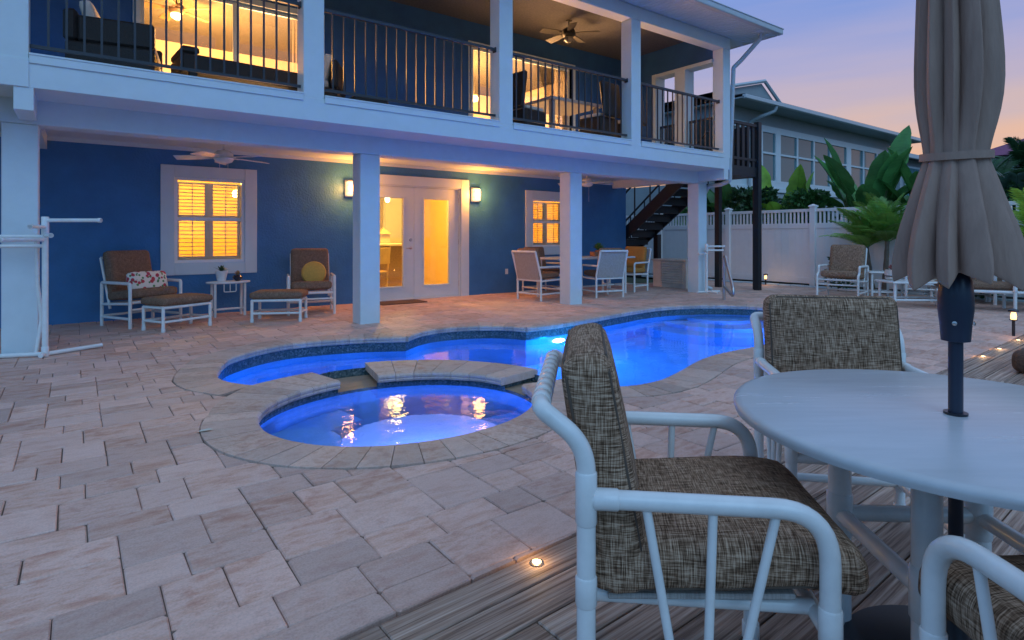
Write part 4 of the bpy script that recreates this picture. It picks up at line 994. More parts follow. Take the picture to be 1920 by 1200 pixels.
tubeo('pool_hose', bend([(-.07,.10,1.1),(-.06,.10,.7),(-.03,.10,.35),(-.07,.06,.03)], .2), .017, k1)
rack('white pipe towel rack in front of the right corner column', (10.30,7.22,0), 0, .98, [(.30,-.22,.95),(.28,-.2,.87),(-.22,-.12,.86),(-.24,.02,.80)], [(.3,-.1),(-.25,.05),(0,-.25)])
# pool handrail
o = tubeo('pool_handrail', bend([(0,0,0),(0,0,.78),(-.04,-.045,.80),(-.40,-.44,.26),(-.42,-.46,.16),(-.36,-.40,.13),(-.01,-.012,.24)], .06), .026, None, steel, 12); o.location = (9.47,6.27,.0); tag(o, 'bent steel pool handrail at the far end of the pool', 'handrail')

# ------------------------------------------------------------------ furniture by the fence
lounge_chair('tweed cushioned glider chair in front of the white fence', (11.52,5.12,0), radians(99), .34, tw, True, sz=.40, bz=.98, name='glider_chair')
def ptable(label, loc, rz, w, d, h, name='low_table'):
    c = thing(name, label, 'table', loc, rz); MB().cbox(-w,w,-d,d,h-.03,h,.008).build('table_top', pvc, c); r = .022
    for sx in (-1,1):
        for sy in (-1,1): tubeo('leg', [(sx*(w-.06),sy*(d-.06),0),(sx*(w-.06),sy*(d-.06),h-.031)], r, c)
        tubeo('stretcher', [(sx*(w-.06),-d+.06,.12),(sx*(w-.06),d-.06,.12)], r*.8, c)
    for sy in (-1,1): tubeo('stretcher', [(-w+.06,sy*(d-.06),.12),(w-.06,sy*(d-.06),.12)], r*.8, c)
    return c
ptable('small white side table between the glider and the sofa', (12.12,4.72,0), RZ-radians(12), .26, .24, .50, 'side_table')
ptable('low white coffee table right of the glider, holding a flower pot', (11.15,3.80,0), RZ-radians(4), .52, .28, .42, 'coffee_table')
p = thing('flower_pot', 'cream pot of pink flowers on the coffee table', 'potted plant', (11.02,4.10,.421)); MB().lathe([(.08,0),(.11,.02),(.12,.12),(.105,.17),(.095,.17)], 20).build('pot', creamf, p, True); MB().lathe([(.122,.06),(.123,.075)], 20).build('band', black, p); rosette('flower', M('pink_flower', (.35,.13,.11), .8, var=.5, scale=30), p, 34, .15, .03, .16, 1.1, 5)
def sofa(label, loc, rz, w, name='garden_sofa'):
    c = lounge_chair(label, loc, rz, w, tw, False, sz=.36, bz=.84, name=name); c['category'] = 'sofa'; return c
sofa('tweed cushioned sofa behind the coffee table, mostly behind the umbrella', (12.35,3.75,0), RZ+pi-radians(28), .62)
o = MB().cushion(.42,.30,.13,.05,None,8,.1).build('orange_pillow', M('orange_pillow', (.60,.28,.05), .9, var=.08), None, 60); o.location = (12.35,4.0,.60); o.rotation_euler = (radians(72),0,RZ-radians(28)); tag(o, 'orange pillow on the sofa beside the umbrella', 'pillow')
def lounger(label, loc, rz):
    c = thing('sun_lounger', label, 'sun lounger', loc, rz, 'sun loungers'); r = .024
    for s in (-1,1):
        tubeo('arm', bend([(s*.31,-.32,0),(s*.31,-.32,.62),(s*.31,.18,.62),(s*.31,.18,0)], .12), r, c)
        tubeo('side_rail', [(s*.29,-.5,.30),(s*.29,1.15,.30)], r, c)
        for y in (-.45,1.05): tubeo('leg', [(s*.29,y,0),(s*.29,y,.30)], r, c)
        sleeve('coupling', (s*.31,.18,.30), (s*.31,.18,.38), c, r*1.2)
    for y in (-.45,.3,1.05): tubeo('cross_rail', [(-.29,y,.28),(.29,y,.28)], r*.8, c)
    MB().cushion(.54,1.6,.10,.045,Matrix.Translation((0,.33,.385)),8,.1).build('seat_cushion', tw2, c, 60); MB().cushion(.54,.6,.10,.045,Rm('X',125,(0,-.62,.62)),8,.1).build('back_cushion', tw, c, 60)
lounger('cushioned sun lounger right of the umbrella, nearer one', (11.75,2.55,0), RZ+radians(62)); lounger('cushioned sun lounger right of the umbrella, farther one', (12.7,3.0,0), RZ+radians(58))
o = MB().cushion(.5,.5,.20,.08,Matrix.Translation((0,0,.10)),8,0).build('wicker_pouf', M('brown_wicker', (.12,.06,.035), .7, var=.5, scale=70, bump=.8, bscale=90), None, 60); o.location = (6.55,1.22,.003); tag(o, 'brown woven pouf cut off by the right picture edge', 'pouf')
# path lamps
glow = emitter('path_lamp_glow', (1,.55,.2), 2.6)
def path_lamp(label, loc, h):
    p = thing('path_lamp', label, 'lamp', loc, 0, 'path lamps'); tubeo('stake', [(0,0,0),(0,0,h)], .016, p, black); MB().lathe([(.026,h),(.03,h+.03),(.026,h+.06),(.02,h+.085)], 16).build('globe', glow, p, True)
    MB().lathe([(.036,h+.086),(.055,h+.09),(.05,h+.11),(.01,h+.125)], 16).build('cap', black, p, True); MB().lathe([(.036,h-.01),(.04,h-.005),(.036,h-.001)], 16).build('collar', black, p)
    lamp('path_lamp_light', 'POINT', (loc[0]-.09,loc[1]-.09,loc[2]+h+.04), .7, (1,.55,.2), .03)
path_lamp('small lit path lamp at the far corner of the deck', (8.72,1.99,0), .19); path_lamp('small lit garden lamp at the foot of the white fence', (13.2,7.62,-.02), .16)

# ------------------------------------------------------------------ balcony furniture
BZ = 2.761
def wsofa(label, loc, rz, w):
    c = thing('wicker_sofa', label, 'sofa', loc, rz); MB().cbox(-w,w,-.38,.38,.06,.34,.02).build('seat_base', wicker, c); MB().cbox(-w,w,-.40,-.28,.341,.66,.03).build('backrest', wicker, c)
    for s in (-1,1): MB().cbox(s*(w-.07)-.07,s*(w-.07)+.07,-.279,.38,.341,.60,.02).build('arm', wicker, c)
    MB().cushion(w*2-.3,.62,.12,.04,Matrix.Translation((0,.06,.41)),7,.1).build('seat_cushion', creamf, c, 60); MB().cushion(w*2-.32,.40,.12,.04,Rm('X',105,(0,-.20,.62)),7,.2).build('back_cushion', creamf, c, 60); return c
wsofa('dark wicker sofa with cream cushions at the left end of the balcony', (.38,7.75,BZ), radians(-100), .55)
def wchair(label, loc, rz, hi=1.02, grp=None):
    c = thing('wicker_chair', label, 'chair', loc, rz, grp); b = MB(); b.cbox(-.25,.25,-.25,.25,.08,.44,.02); b.build('seat_base', wicker, c); b = MB()
    b.cbox(-.25,.25,-.04,.04,-.30,.30,.02,Rm('X',-8,(0,-.27,.74))); b.build('backrest', wicker, c); MB().cushion(.46,.44,.07,.03,Matrix.Translation((0,.02,.475)),6,.1).build('seat_cushion', creamf, c, 60)
    for sx in (-1,1):
        for sy in (-1,1): MB().box(sx*.22-.02,sx*.22+.02,sy*.22-.02,sy*.22+.02,0,.08).build('leg', wicker, c)
    return c
g = 'wicker chairs of the balcony dining set'
wchair('tall dark wicker chair at the left end of the balcony table', (5.95,7.65,BZ), radians(-80), grp=g); wchair('tall dark wicker chair behind the middle of the railing', (7.35,7.35,BZ), radians(8), grp=g); wchair('tall dark wicker chair beside the right balcony column', (8.15,7.45,BZ), radians(30), grp=g)
t = thing('balcony_table', 'square stone topped table among the balcony wicker chairs', 'table', (7.0,8.0,BZ)); MB().cbox(-.6,.6,-.5,.5,.70,.76,.01).build('table_top', M('grey_stone', (.42,.38,.36), .5), t)
for sx in (-1,1):
    for sy in (-1,1): MB().cbox(sx*.52-.04,sx*.52+.04,sy*.42-.04,sy*.42+.04,0,.699,.006).build('leg', M('table_leg', (.35,.30,.27), .6), t)
c = thing('wicker_daybed', 'long dark wicker bench behind the left balcony railing', 'bench', (1.72,7.75,BZ), radians(4)); MB().cbox(-.80,.80,-.30,.30,.24,.44,.02).build('seat_base', wicker, c); MB().cbox(-.80,-.62,-.3,.3,.441,.52,.02).build('head_rest', wicker, c)
for sx in (-1,1):
    for sy in (-1,1): MB().cbox(sx*.68-.04,sx*.68+.04,sy*.24-.04,sy*.24+.04,0,.239,.004).build('leg', wicker, c)
a_ = thing('wicker_armchair', 'wicker armchair with cream cushions right of the second balcony column', 'chair', (2.62,8.0,BZ), radians(60)); MB().cbox(-.32,.32,-.33,.33,.06,.34,.02).build('seat_base', wicker, a_); MB().cbox(-.32,.32,-.35,-.25,.341,.72,.03).build('backrest', wicker, a_); MB().cushion(.5,.5,.12,.04,Matrix.Translation((0,.04,.41)),6,.1).build('seat_cushion', creamf, a_, 60); MB().cushion(.5,.4,.12,.04,Rm('X',105,(0,-.17,.62)),6,.2).build('back_cushion', creamf, a_, 60)
o = MB().cbox(-.25,.25,-.2,.2,.0,.24,.03).build('wicker_stool', wicker); o.location = (3.15,7.55,BZ); tag(o, 'low dark wicker stool behind the second railing section', 'stool')

# one fallen leaf by the spa
b = MB(); vs = []
for j in range(7):
    s_ = j/6; ww = .022*sin(pi*min(1,.05+.95*s_)); vs += [(s_*.09,ww,.004+.012*s_*s_+ww*.3),(s_*.09,0,.004+.012*s_*s_),(s_*.09,-ww,.004+.012*s_*s_+ww*.3)]
b.add(vs, [(j*3+q,j*3+q+1,j*3+q+4,j*3+q+3) for j in range(6) for q in (0,1)]); o = b.build('fallen_leaf', M('dry_leaf', (.62,.60,.50), .7), None, True); o.location = (.57,3.86,.002); o.rotation_euler = (0,0,-.5); tag(o, 'single pale fallen leaf on the pavers left of the spa', 'leaf')

# ------------------------------------------------------------------ outside stairs
sr = thing('outside_stairs', 'dark painted outside stairs rising behind the corner column to a landing', 'stairs', (11.3,9,0))
def wp(b, name, mat, parent, smooth=False): return b.build(name, mat, parent, smooth, world=True)
LZ = 2.62; y_top, y_bot = 8.15, 11.45; nst = 14
for x in (10.76, 11.66):
    dy, dz = (y_bot-y_top), -LZ; b = MB()
    b.add([(x,y_top,LZ-.32),(x+.05,y_top,LZ-.32),(x+.05,y_bot,-.10),(x,y_bot,-.10),(x,y_top,LZ+.02),(x+.05,y_top,LZ+.02),(x+.05,y_bot,.22),(x,y_bot,.22)], [(0,3,2,1),(4,5,6,7),(0,1,5,4),(1,2,6,5),(2,3,7,6),(3,0,4,7)]); wp(b, 'stringer', darkwood, sr)
for i in range(1, nst):
    t = i/nst; y = y_top+(y_bot-y_top)*t; z = LZ*(1-t); wp(MB().cbox(10.812,11.658,y-.14,y+.14,z-.045,z,.004), 'tread', darkwood, sr); wp(MB().box(10.812,11.658,y-.14,y-.12,z-.18,z-.046), 'riser', darkwood, sr)
for x in (10.785, 11.685):
    wp(MB().tube([(x,y_top,LZ+.95),(x,y_bot,.95)], .025, 6), 'stair_rail', darkwood, sr)
    for i in range(2, nst, 2): t = i/nst; y = y_top+(y_bot-y_top)*t; z = LZ*(1-t); wp(MB().box(x-.012,x+.012,y-.012,y+.012,z,z+.93), 'baluster', darkwood, sr)
wp(MB().box(10.40,11.80,6.95,8.14,LZ-.20,LZ-.06).box(10.40,11.80,6.95,8.14,LZ-.059,LZ), 'landing', darkwood, sr)
for (x, y, h) in ((11.74,6.96,3.60),(11.90,7.08,3.55),(11.74,7.92,3.6)):
    wp(MB().cbox(x-.06,x+.06,y-.06,y+.06,-.03,h,.006), 'landing_post', darkwood, sr)
wp(MB().box(10.42,11.68,6.93,6.99,3.48,3.54).box(10.42,11.68,6.94,6.98,2.75,2.80).box(11.72,11.77,7.02,7.86,3.48,3.54).box(11.72,11.77,7.02,7.86,2.75,2.80), 'landing_rail', darkwood, sr)
for i in range(6): x = 10.62+.19*i; wp(MB().box(x-.045,x+.045,6.95,6.975,2.62,3.50), 'landing_slat', darkwood, sr)
for i in range(6): y = 7.1+.13*i; wp(MB().box(11.735,11.755,y-.03,y+.03,2.62,3.50), 'landing_slat', darkwood, sr)
# posts under the stair foot
for (x, y) in ((10.80,11.2),(11.66,9.6)): wp(MB().cbox(x-.07,x+.07,y-.07,y+.07,-.03,1.2,.006), 'stair_post', darkwood, sr)
# louvred equipment box
bx_ = thing('louvred_box', 'low beige louvred box behind the corner column', 'storage box', (10.72,8.05,0)); beige = M('beige_vinyl', (.74,.63,.52), .5)
wp(MB().cbox(10.74,11.40,8.05,8.97,.0,.60,.005), 'body', beige, bx_); wp(MB().cbox(10.70,11.44,8.02,9.0,.601,.635,.006), 'lid', beige, bx_)
for i in range(9): z = .10+.053*i; wp(MB().add([(10.739,8.12,z),(10.739,8.72,z),(10.715,8.12,z+.008),(10.715,8.72,z+.008),(10.739,8.12,z+.045),(10.739,8.72,z+.045)], [(0,1,3,2),(2,3,5,4),(0,2,4),(1,5,3)]), 'louvre', beige, bx_)
# picket gate
gt = thing('picket_gate', 'white picket gate under the outside stairs', 'gate', (11.4,11.9,0))
wp(MB().box(11.0,12.3,11.88,11.91,.35,.42).box(11.0,12.3,11.88,11.91,.95,1.02), 'gate_rail', vinyl, gt)
for i in range(10): x = 11.06+.13*i; wp(MB().add([(x-.04,11.85,.1),(x+.04,11.85,.1),(x+.04,11.85,1.15),(x,11.85,1.23),(x-.04,11.85,1.15),(x-.04,11.879,.1),(x+.04,11.879,.1),(x+.04,11.879,1.15),(x,11.879,1.23),(x-.04,11.879,1.15)], [(0,1,2,3,4),(9,8,7,6,5),(0,5,6,1),(1,6,7,2),(2,7,8,3),(3,8,9,4),(4,9,5,0)]), 'picket', vinyl, gt)

# ------------------------------------------------------------------ white fence (runs along y at x = 13.6)
FX = 13.6; fence = thing('vinyl_fence', 'tall white vinyl privacy fence with an open picket top', 'fence', (FX,7,0))
posts = [13.25+2.18*0, 11.07, 8.87, 6.69, 4.51, 2.33, .15, -2.03]
pm = MB(); pm.cbox(-.064,.064,-.064,.064,-.05,1.83,.006); pme = pm.mesh('fence_post'); pme.materials.append(vinyl)
cm = MB(); cm.add([(-.08,-.08,1.83),(.08,-.08,1.83),(.08,.08,1.83),(-.08,.08,1.83),(-.08,-.08,1.86),(.08,-.08,1.86),(.08,.08,1.86),(-.08,.08,1.86),(0,0,1.90)], [(3,2,1,0),(0,1,5,4),(1,2,6,5),(2,3,7,6),(3,0,4,7),(4,5,8),(5,6,8),(6,7,8),(7,4,8)]); cme = cm.mesh('cap'); cme.materials.append(vinyl)
bm_ = MB(); bm_.box(-.011,.011,-.022,.022,1.46,1.72); bme = bm_.mesh('fence_picket'); bme.materials.append(vinyl)
for i, y in enumerate(posts):
    p = link('fence_post', pme, fence); p.location = (0, y-7, 0); c = link('cap', cme, p)
    if i+1 < len(posts):
        a, b_ = posts[i+1]+.065, y-.065
        wp(MB().cbox(FX-.024,FX+.024,a,b_,1.721,1.79,.004), 'top_rail', vinyl, fence); wp(MB().cbox(FX-.024,FX+.024,a,b_,1.34,1.459,.004), 'middle_rail', vinyl, fence); wp(MB().cbox(FX-.024,FX+.024,a,b_,.06,.20,.004), 'bottom_rail', vinyl, fence)
        k = int((b_-a)/.158); 
        for j in range(k):
            y0 = a+(b_-a)*j/k; wp(MB().cbox(FX-.012,FX+.012,y0+.0005,y0+(b_-a)/k-.0005,.201,1.339,.0025), 'fence_panel', vinyl, fence)
        n = int((b_-a)/.092)
        for j in range(1, n): q = link('fence_picket', bme, fence); q.location = (0, a+(b_-a)*j/n-7, 0)
# planting bed and its stone edge at the fence foot
struct(MB().box(13.42,FX+2,-4,14,-.08,-.005).build('planting_bed', soil))
ed = thing('bed_edging', 'pale stone edging along the fence foot', 'edging', (13.4,6,0))
for i in range(46): y = -2.2+.3*i; wp(MB().cbox(13.36,13.44,y+.004,y+.296,-.04,.035+random.uniform(-.006,.006),.012), 'edge_stone', trim_s, ed)

# ------------------------------------------------------------------ neighbouring houses
sid = M('grey_siding', (.32,.36,.37), .6, var=.08, scale=2); dglass, t_, b_s = nodes('dark_window'); b_s.inputs['Base Color'].default_value = (.09,.20,.22,1); b_s.inputs['Roughness'].default_value = .08; b_s.inputs['Specular IOR Level'].default_value = .3
nh = thing('grey_house', 'grey neighbouring house with a long row of sunroom windows beyond the fence', 'house', (16,10,0)); NY = 10.0
b = MB(); b.box(15.2,26.6,NY,20,-.05,2.5); wp(b, 'wall', sid, nh)
b = MB(); 
for i in range(20): z = .1+.12*i; b.box(15.2,26.6,NY-.014,NY-.001,z,z+.108)
struct(wp(b, 'siding', sid, nh), 'stuff')
wp(MB().box(15.2,26.6,NY+.02,20,2.501,2.80).box(15.2,26.6,NY,20,4.62,5.02), 'wall', sid, nh)
wp(MB().cbox(15.1,26.7,NY-.05,NY+.019,2.55,2.70,.01).box(15.2,26.6,NY-.01,NY+.06,2.70,2.86).box(15.2,26.6,NY-.01,NY+.06,4.48,4.619), 'trim_band', trim, nh)
wx = [15.3,16.3,17.1,17.93,18.15,19.256,20.365,21.553,22.826,23.1,24.2,25.4,26.5]
for a, c in zip(wx, wx[1:]):
    wide = (c-a) < .4
    if wide: wp(MB().box(a,c,NY-.015,NY+.08,2.86,4.48), 'mullion', trim, nh); continue
    w = wp(MB().box(a,a+.05,NY-.012,NY+.06,2.86,4.48).box(c-.05,c,NY-.012,NY+.06,2.86,4.48).box(a+.05,c-.05,NY-.012,NY+.06,2.86,2.92).box(a+.05,c-.05,NY-.012,NY+.06,4.42,4.48).box(a+.05,c-.05,NY-.02,NY+.06,3.74,3.80), 'window', trim, nh)
    for (p, q) in ((2.92,3.74),(3.80,4.42)): wp(MB().box(a+.05,c-.05,NY+.03,NY+.04,p,q), 'pane', dglass, nh)
wp(MB().box(15.2,26.6,NY+.3,NY+.35,2.8,4.62), 'inner_wall', sid, nh)
b = MB(); b.box(14.9,28.0,NY-.75,20.5,5.02,5.06); wp(b, 'eave_soffit', sid, nh)
b = MB(); b.cbox(14.9,28.05,NY-.82,NY-.70,5.0,5.12,.015); wp(b, 'gutter', gut, nh)
b = MB(); b.add([(14.9,NY-.8,5.13),(28,NY-.8,5.13),(28,20.5,5.13),(14.9,20.5,5.13),(18,15,6.3),(24.5,15,6.3)], [(0,1,5,4),(1,2,5),(2,3,4,5),(3,0,4),(3,2,1,0)]); wp(b, 'roof', roofm, nh)
# gable on top
b = MB(); b.add([(14.6,NY-.2,5.28),(17.75,NY-.2,5.17),(16.75,NY-.2,5.80),(14.6,NY+5,5.28),(17.75,NY+5,5.17),(16.75,NY+5,5.80)], [(0,1,2),(5,4,3),(0,2,5,3),(2,1,4,5)]); wp(b, 'gable', sid, nh)
b = MB(); b.tube([(14.5,NY-.3,5.32),(16.75,NY-.3,5.86),(17.85,NY-.3,5.17)], .06, 6); wp(b, 'gable_trim', gut, nh)
wp(MB().tube(bend([(16.6,NY-.76,5.0),(16.6,NY-.7,4.86),(16.35,NY-.4,4.72),(16.3,NY-.08,4.6),(16.3,NY-.08,.1)],.1), .05, 8), 'downspout', gut, nh, True)
wp(MB().cbox(25.7,25.85,NY-.7,NY-.55,0,5.0,.01), 'porch_post', sid, nh)
h2 = thing('far_grey_house', 'farther pale grey house at the right end of the neighbour', 'house', (34,14,0)); s2 = M('pale_siding', (.33,.36,.38), .6)
wp(MB().box(33.5,46,13.6,22,0,5.6), 'wall', s2, h2); wp(MB().add([(32.8,12.9,5.6),(47,12.9,5.6),(47,22.6,5.6),(32.8,22.6,5.6),(36,17.7,6.7),(43,17.7,6.7)], [(0,1,5,4),(1,2,5),(2,3,4,5),(3,0,4),(3,2,1,0)]), 'roof', roofm, h2); wp(MB().box(32.7,47.1,12.8,12.95,5.5,5.72), 'fascia', gut, h2)
for (a, c, z0, z1) in ((34.2,36.4,3.4,5.0),(38.2,40.2,3.3,5.1),(42,44,3.3,5.1)):
    w = wp(MB().box(a-.12,c+.12,13.5,13.56,z0-.12,z1+.12), 'window', trim, h2); wp(MB().box(a,(a+c)/2-.04,13.47,13.499,z0,z1), 'pane', dglass, h2); wp(MB().box((a+c)/2+.04,c,13.47,13.499,z0,z1), 'pane', dglass, h2)
b = MB(); b.box(36.8,46,12.0,12.05,3.3,3.36).box(36.8,46,12.0,12.05,2.2,2.26)
for i in range(60): b.box(36.8+.15*i,36.83+.15*i,12.01,12.04,2.2,3.3)
struct(wp(b, 'balcony_rail', trim, h2), 'stuff'); wp(MB().box(36.7,46.2,11.9,13.6,2.0,2.19), 'balcony_floor', s2, h2)
h3 = thing('pink_roof_house', 'distant house with a magenta tiled roof at the right edge', 'house', (60,12,0)); wp(MB().box(57,74,4,15,0,7.3), 'wall', s2, h3); wp(MB().add([(56,2.5,7.3),(75,2.5,7.3),(75,16,7.3),(56,16,7.3),(61,9,10.2),(70,9,10.2)], [(0,1,5,4),(1,2,5),(2,3,4,5),(3,0,4),(3,2,1,0)]), 'roof', M('pink_tile', (.22,.06,.13), .7, var=.2, scale=3), h3)

# ------------------------------------------------------------------ plants
def leafmat(name, c, var=.35):
    m, t, b = nodes(name); tc = N(t, 'ShaderNodeTexCoord'); oi = N(t, 'ShaderNodeObjectInfo'); n = N(t, 'ShaderNodeTexNoise', Scale=3, Detail=4); t.links.new(tc.outputs['Object'], n.inputs['Vector'])
    wv = N(t, 'ShaderNodeTexWave', Scale=9, Distortion=1.5); wv.bands_direction = 'X'; t.links.new(tc.outputs['Object'], wv.inputs['Vector'])
    ms_ = N(t, 'ShaderNodeMath', operation='MULTIPLY_ADD'); ms_.inputs[1].default_value = .22; t.links.new(wv.outputs['Fac'], ms_.inputs[0]); t.links.new(n.outputs['Fac'], ms_.inputs[2])
    col = ramp2(t, ms_.outputs[0], [(.4, tuple(x*(1-var) for x in c)), (.85, tuple(x*(1+var) for x in c))]); hv = N(t, 'ShaderNodeHueSaturation'); mr = N(t, 'ShaderNodeMapRange'); mr.inputs[3].default_value = .55; mr.inputs[4].default_value = 1.35; t.links.new(oi.outputs['Random'], mr.inputs[0]); t.links.new(mr.outputs[0], hv.inputs['Value']); t.links.new(col, hv.inputs['Color']); t.links.new(hv.outputs[0], b.inputs['Base Color']); b.inputs['Roughness'].default_value = .42
    tr = N(t, 'ShaderNodeBsdfTranslucent'); t.links.new(hv.outputs[0], tr.inputs[0]); mx = N(t, 'ShaderNodeMixShader'); mx.inputs[0].default_value = .25; t.links.new(b.outputs[0], mx.inputs[1]); t.links.new(tr.outputs[0], mx.inputs[2]); t.links.new(mx.outputs[0], t.nodes['Material Output'].inputs[0]); return m
banana_g = leafmat('banana_green', (.09,.27,.07)); bright_g = leafmat('bright_leaf', (.24,.44,.05)); palm_g = leafmat('palm_green', (.22,.44,.08)); dark_g = leafmat('dark_leaf', (.045,.12,.045)); lime_g = leafmat('lime_palm', (.30,.50,.06)); blue_g = leafmat('blue_palm', (.08,.16,.12))
stemm = M('plant_stem', (.09,.12,.04), .6); trunkm = M('palm_trunk', (.16,.13,.10), .85, var=.3, scale=15, bump=.6, bscale=20)
def paddle_leaf(L, w, rng):   # banana / bird of paradise blade along +x from origin, bending down
    b = MB(); n = 12; vs = []; fs = []; tears = [rng.uniform(-.3,.08) if rng.random() < .35 else rng.uniform(-.06,.05) for _ in range(n+1)]
    for j in range(n+1):
        s = j/n; ww = w*(sin(pi*min(1,.06+s*.94)**.85)**.7)*(1+tears[j]*.6) if 0 < j < n else .004; x = L*s; z = -L*.10*s*s
        f = .28
        vs += [(x, ww, z+ww*f), (x, ww*.5, z+ww*f*.42), (x, 0, z), (x, -ww*.5, z+ww*f*.42), (x, -ww*(1+tears[n-j]*.4), z+ww*f)]
    for j in range(n):
        for q in range(4): fs.append((j*5+q, j*5+q+1, (j+1)*5+q+1, (j+1)*5+q))
    b.add(vs, fs); b.tube([(L*s/8,0,-L*.10*(s/8)**2-.004) for s in range(9)], [.014*(1-.1*s) for s in range(9)], 5); return b
def banana(label, loc, leaves, seed, mat=banana_g, group='paddle leaved plants behind the fence'):
    p = thing('banana_plant', label, 'plant', loc, 0, group); rng = random.Random(seed)
    for (az, el_, st, L, w) in leaves:
        az, el_ = radians(az), radians(el_); dx = cos(az)*cos(el_*1.0); base = Vector((rng.uniform(-.08,.08), rng.uniform(-.08,.08), 0)); tip = base+Vector((cos(az)*st*.22, sin(az)*st*.22, st))
        MB().tube([base, base*.5+tip*.5+Vector((0,0,.05)), tip], [.05,.035,.02], 7).build('leaf_stalk', stemm, p, True)
        o = paddle_leaf(L, w, rng).build('leaf', mat, p, 80); o.location = tip; o.rotation_euler = Matrix.Rotation(az, 3, 'Z').to_4x4() @ Vector((0,0,0)) and (0,0,0)
        R_ = Matrix.Rotation(az, 4, 'Z') @ Matrix.Rotation(-el_, 4, 'Y') @ Matrix.Rotation(radians(rng.uniform(-50,50)), 4, 'X'); o.rotation_euler = R_.to_euler()
def rl(n, seed, st, L, w, el=(40,85)):
    r = random.Random(seed); return [(360*i/n+r.uniform(-25,25), r.uniform(*el), st*r.uniform(.6,1.05), L*r.uniform(.7,1.1), w*r.uniform(.8,1.15)) for i in range(n)]
banana('tallest paddle leaved plant behind the fence, left of the umbrella', (15.1,6.15,0), [(100,78,2.3,1.35,.30),(-60,80,2.45,1.35,.28),(150,60,2.1,1.2,.26),(-110,62,2.2,1.1,.26),(120,66,2.0,1.3,.30),(60,50,1.9,1.1,.26),(-80,45,1.8,1.1,.26)]+rl(16,3,1.9,1.15,.28,(25,78)), 3)
banana('bright yellow green paddle leaves above the fence, in the middle', (14.9,8.1,0), [(-100,86,1.75,1.25,.27),(80,82,1.95,1.2,.25),(-60,84,1.75,1.1,.27),(-110,78,1.6,1.0,.24),(120,70,1.5,1.0,.22)]+rl(9,5,1.6,.95,.24), 5, bright_g)
banana('dark paddle leaved plant above the fence, beside the stair posts', (14.9,9.6,0), [(-60,60,1.8,1.1,.24),(120,55,1.9,1.1,.22),(200,65,2.0,1.0,.22)]+rl(20,8,1.9,1.0,.26,(15,80)), 8)
banana('small dark paddle leaf plant left of the tallest one', (14.8,7.05,0), [(130,82,1.6,.8,.15),(60,70,1.3,.7,.15)]+rl(9,9,1.5,.7,.16,(20,80)), 9, dark_g)
banana('dark paddle leaved plant right of the tallest one, half behind the umbrella', (15.6,5.2,0), rl(18,12,2.1,1.05,.26,(25,80)), 12)
def frond(L, nl_, ll, lw, droop, seed):
    r = random.Random(seed); b = MB(); pts = [Vector((L*t*(1-.12*droop*t), 0, L*(.10*t-droop*.62*t*t))) for t in [i/12 for i in range(13)]]
    b.tube(pts, [.012*(1-.85*i/12)+.001 for i in range(13)], 5)
    for i in range(nl_):
        t = .12+.88*i/nl_; k = t*12; a = int(min(k,11.99)); q = pts[a].lerp(pts[a+1], k-a); tan = (pts[a+1]-pts[a]).normalized()
        for s in (-1,1):
            l = ll*(sin(pi*(.15+.8*t))**.6)*r.uniform(.85,1.1); dirv = (Vector((0,s,0))*1.0+tan*(.55+.5*t)+Vector((0,0,.28-.1*r.random()))).normalized(); side = dirv.cross(Vector((0,0,1))).normalized()*lw
            m1 = q+dirv*l*.5+Vector((0,0,-.04*l)); m2 = q+dirv*l+Vector((0,0,-.30*l)); b.add([q-side*.4, q+side*.4, m1+side, m1-side, m2], [(0,1,2,3),(3,2,4)])
    return b
def palm(label, loc, trunks, mat, nf, L, ll, lw, seed, group=None, name='palm_tree', nl_=26):
    p = thing(name, label, 'palm', loc, 0, group); r = random.Random(seed); meshes = [frond(L*r.uniform(.85,1.1), nl_, ll, lw, r.uniform(.5,1.0), seed*10+i).mesh('frond') for i in range(4)]
    for m in meshes: m.materials.append(mat)
    for (bx, by, tx, ty, H) in trunks:
        n = 9; pts = [(bx+(tx-bx)*t, by+(ty-by)*t, H*t) for t in [i/n for i in range(n+1)]]
        MB().tube(pts, [.055-.02*i/n+.006*(i%2) for i in range(n+1)], 9).build('trunk', trunkm, p, True); cr_ = Vector((tx,ty,H))
        for i in range(nf):
            o = link('frond', r.choice(meshes), p); az = i*2.399+r.uniform(-.3,.3); t = i/nf; el_ = radians(88-60*t+r.uniform(-8,8)); o.location = cr_+Vector((0,0,.10*(1-t)-.05)); o.rotation_euler = (Matrix.Rotation(az,4,'Z') @ Matrix.Rotation(-el_,4,'Y')).to_euler(); s = r.uniform(.8,1.1); o.scale = (s,s,s)
palm('bushy small palm in front of the white fence, left of the umbrella', (12.98,4.98,-.01), [(0,0,.02,-.05,1.08),(.10,.25,.12,.38,.95)], palm_g, 26, .98, .30, .010, 4, nl_=34)
palm('lime green palm at the right picture edge', (13.1,2.55,-.01), [(0,0,0,0,.95)], lime_g, 13, 1.15, .42, .024, 6)
palm('blue green palm behind the lime green one', (15.2,3.4,-.05), [(0,0,0,0,1.65)], blue_g, 12, 1.0, .4, .03, 7)
palm('feathery dark palm at the right edge below the magenta roof', (22,4.6,-.05), [(0,0,0,0,2.9)], dark_g, 18, 1.5, .5, .03, 8); palm('feathery dark palm above the lime green palm', (21,5.4,-.05), [(0,0,0,0,2.3)], dark_g, 18, 1.4, .5, .03, 11)
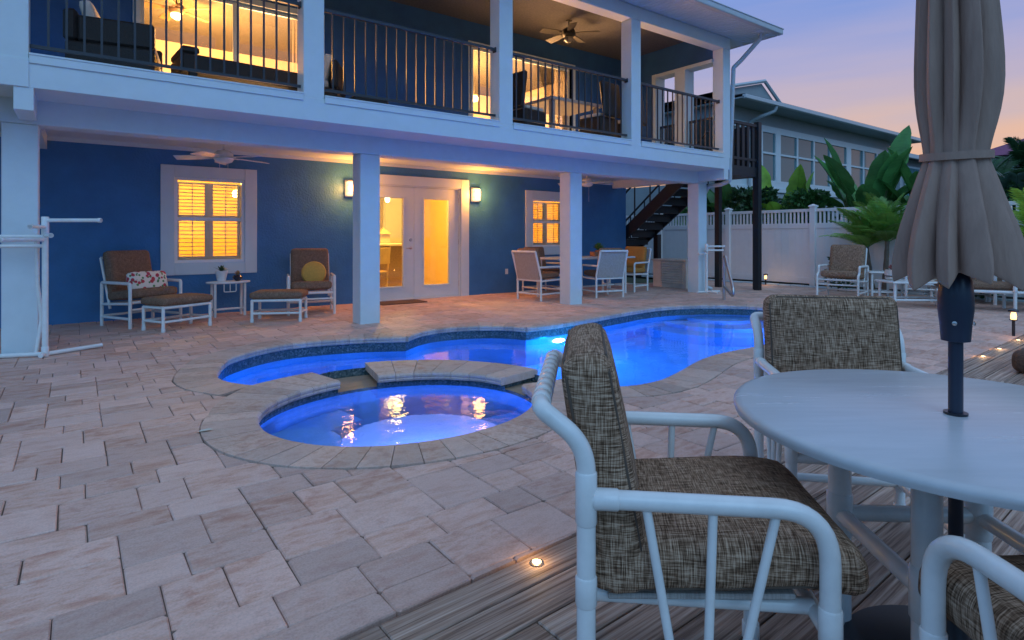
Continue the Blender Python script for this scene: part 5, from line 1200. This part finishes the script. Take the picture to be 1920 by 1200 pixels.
def shrub(label, loc, r0, h, n, seed, mat, lw=.05, name='shrub'):
    p = thing(name, label, 'shrub', loc); r = random.Random(seed); b = MB()
    for i in range(6): a = r.uniform(0,6.28); b.tube([(0,0,0),(cos(a)*r0*.3,sin(a)*r0*.3,h*.5),(cos(a)*r0*.6,sin(a)*r0*.6,h*.9)], [.012,.008,.004], 5)
    b.build('stem', stemm, p); b = MB()
    for i in range(n):
        a = r.uniform(0,6.283); u = r.random(); z = h*(.12+.88*r.random()); rr = r0*sqrt(u)*(.55+.75*sin(pi*min(1,z/h*.85+.08)))*(.8+.4*noise.noise(Vector((cos(a)*2,sin(a)*2,z*3+seed)))); q = Vector((rr*cos(a), rr*sin(a), z)); d1 = Vector((cos(a)+r.gauss(0,.6), sin(a)+r.gauss(0,.6), r.gauss(.4,.6))).normalized(); s1 = d1.cross(Vector((r.gauss(0,1),r.gauss(0,1),r.gauss(0,1)))).normalized(); l = lw*r.uniform(1.4,2.4)
        b.add([q-s1*lw*.25, q+d1*l*.5-s1*lw*.5, q+d1*l, q+d1*l*.5+s1*lw*.5], [(0,1,2,3)])
    struct(b.build('foliage', mat, p), 'stuff'); return p
shrub('upright leafy shrub behind the glider chair', (12.95,5.85,-.01), .24, .72, 420, 2, dark_g, .045)
shrub('dark shrub behind the coffee table', (13.1,3.6,-.01), .35, .5, 500, 3, dark_g, .05); 
for i, (x, y, r0, h, s) in enumerate(((14.6,8.6,.6,2.45,5),(14.75,7.4,.62,2.35,6),(14.7,9.2,.6,2.5,7),(15.3,4.4,.9,2.5,8),(15.2,3.0,.9,2.3,9),(14.6,10.6,.5,2.5,10),(17,2,1.4,3.0,11),(16,.2,1.5,2.6,12))):
    shrub(['leafy bush above the fence between the bright plant and the stair posts', 'leafy bush above the fence below the sunroom windows', 'leafy bush beside the dark stair posts', 'dense bush behind the fence right of the small palm', 'dense bush behind the lime green palm', 'bush behind the fence seen under the stairs', 'wide bush behind the fence at the right edge', 'wide bush beyond the right picture edge'][i], (x,y,-.08), r0, h, 2600, s, [dark_g, banana_g][i%2], .08)
# far green mass behind the houses
b = MB(); r = random.Random(5)
for i in range(9000):
    x = r.uniform(40,130); y = r.uniform(-30,16); z = r.random()**.7*(3.2+1.5*noise.noise(Vector((x*.12,y*.12,0)))); d1 = Vector((r.gauss(0,1),r.gauss(0,1),r.gauss(0,1))).normalized(); s1 = d1.orthogonal().normalized(); q = Vector((x,y,z)); l = .7; b.add([q, q+d1*l*.5+s1*.25, q+d1*l, q+d1*l*.5-s1*.25], [(0,1,2,3)])
struct(b.build('far_trees', dark_g), 'stuff', 'low dark tree line far behind the fence at the right edge')
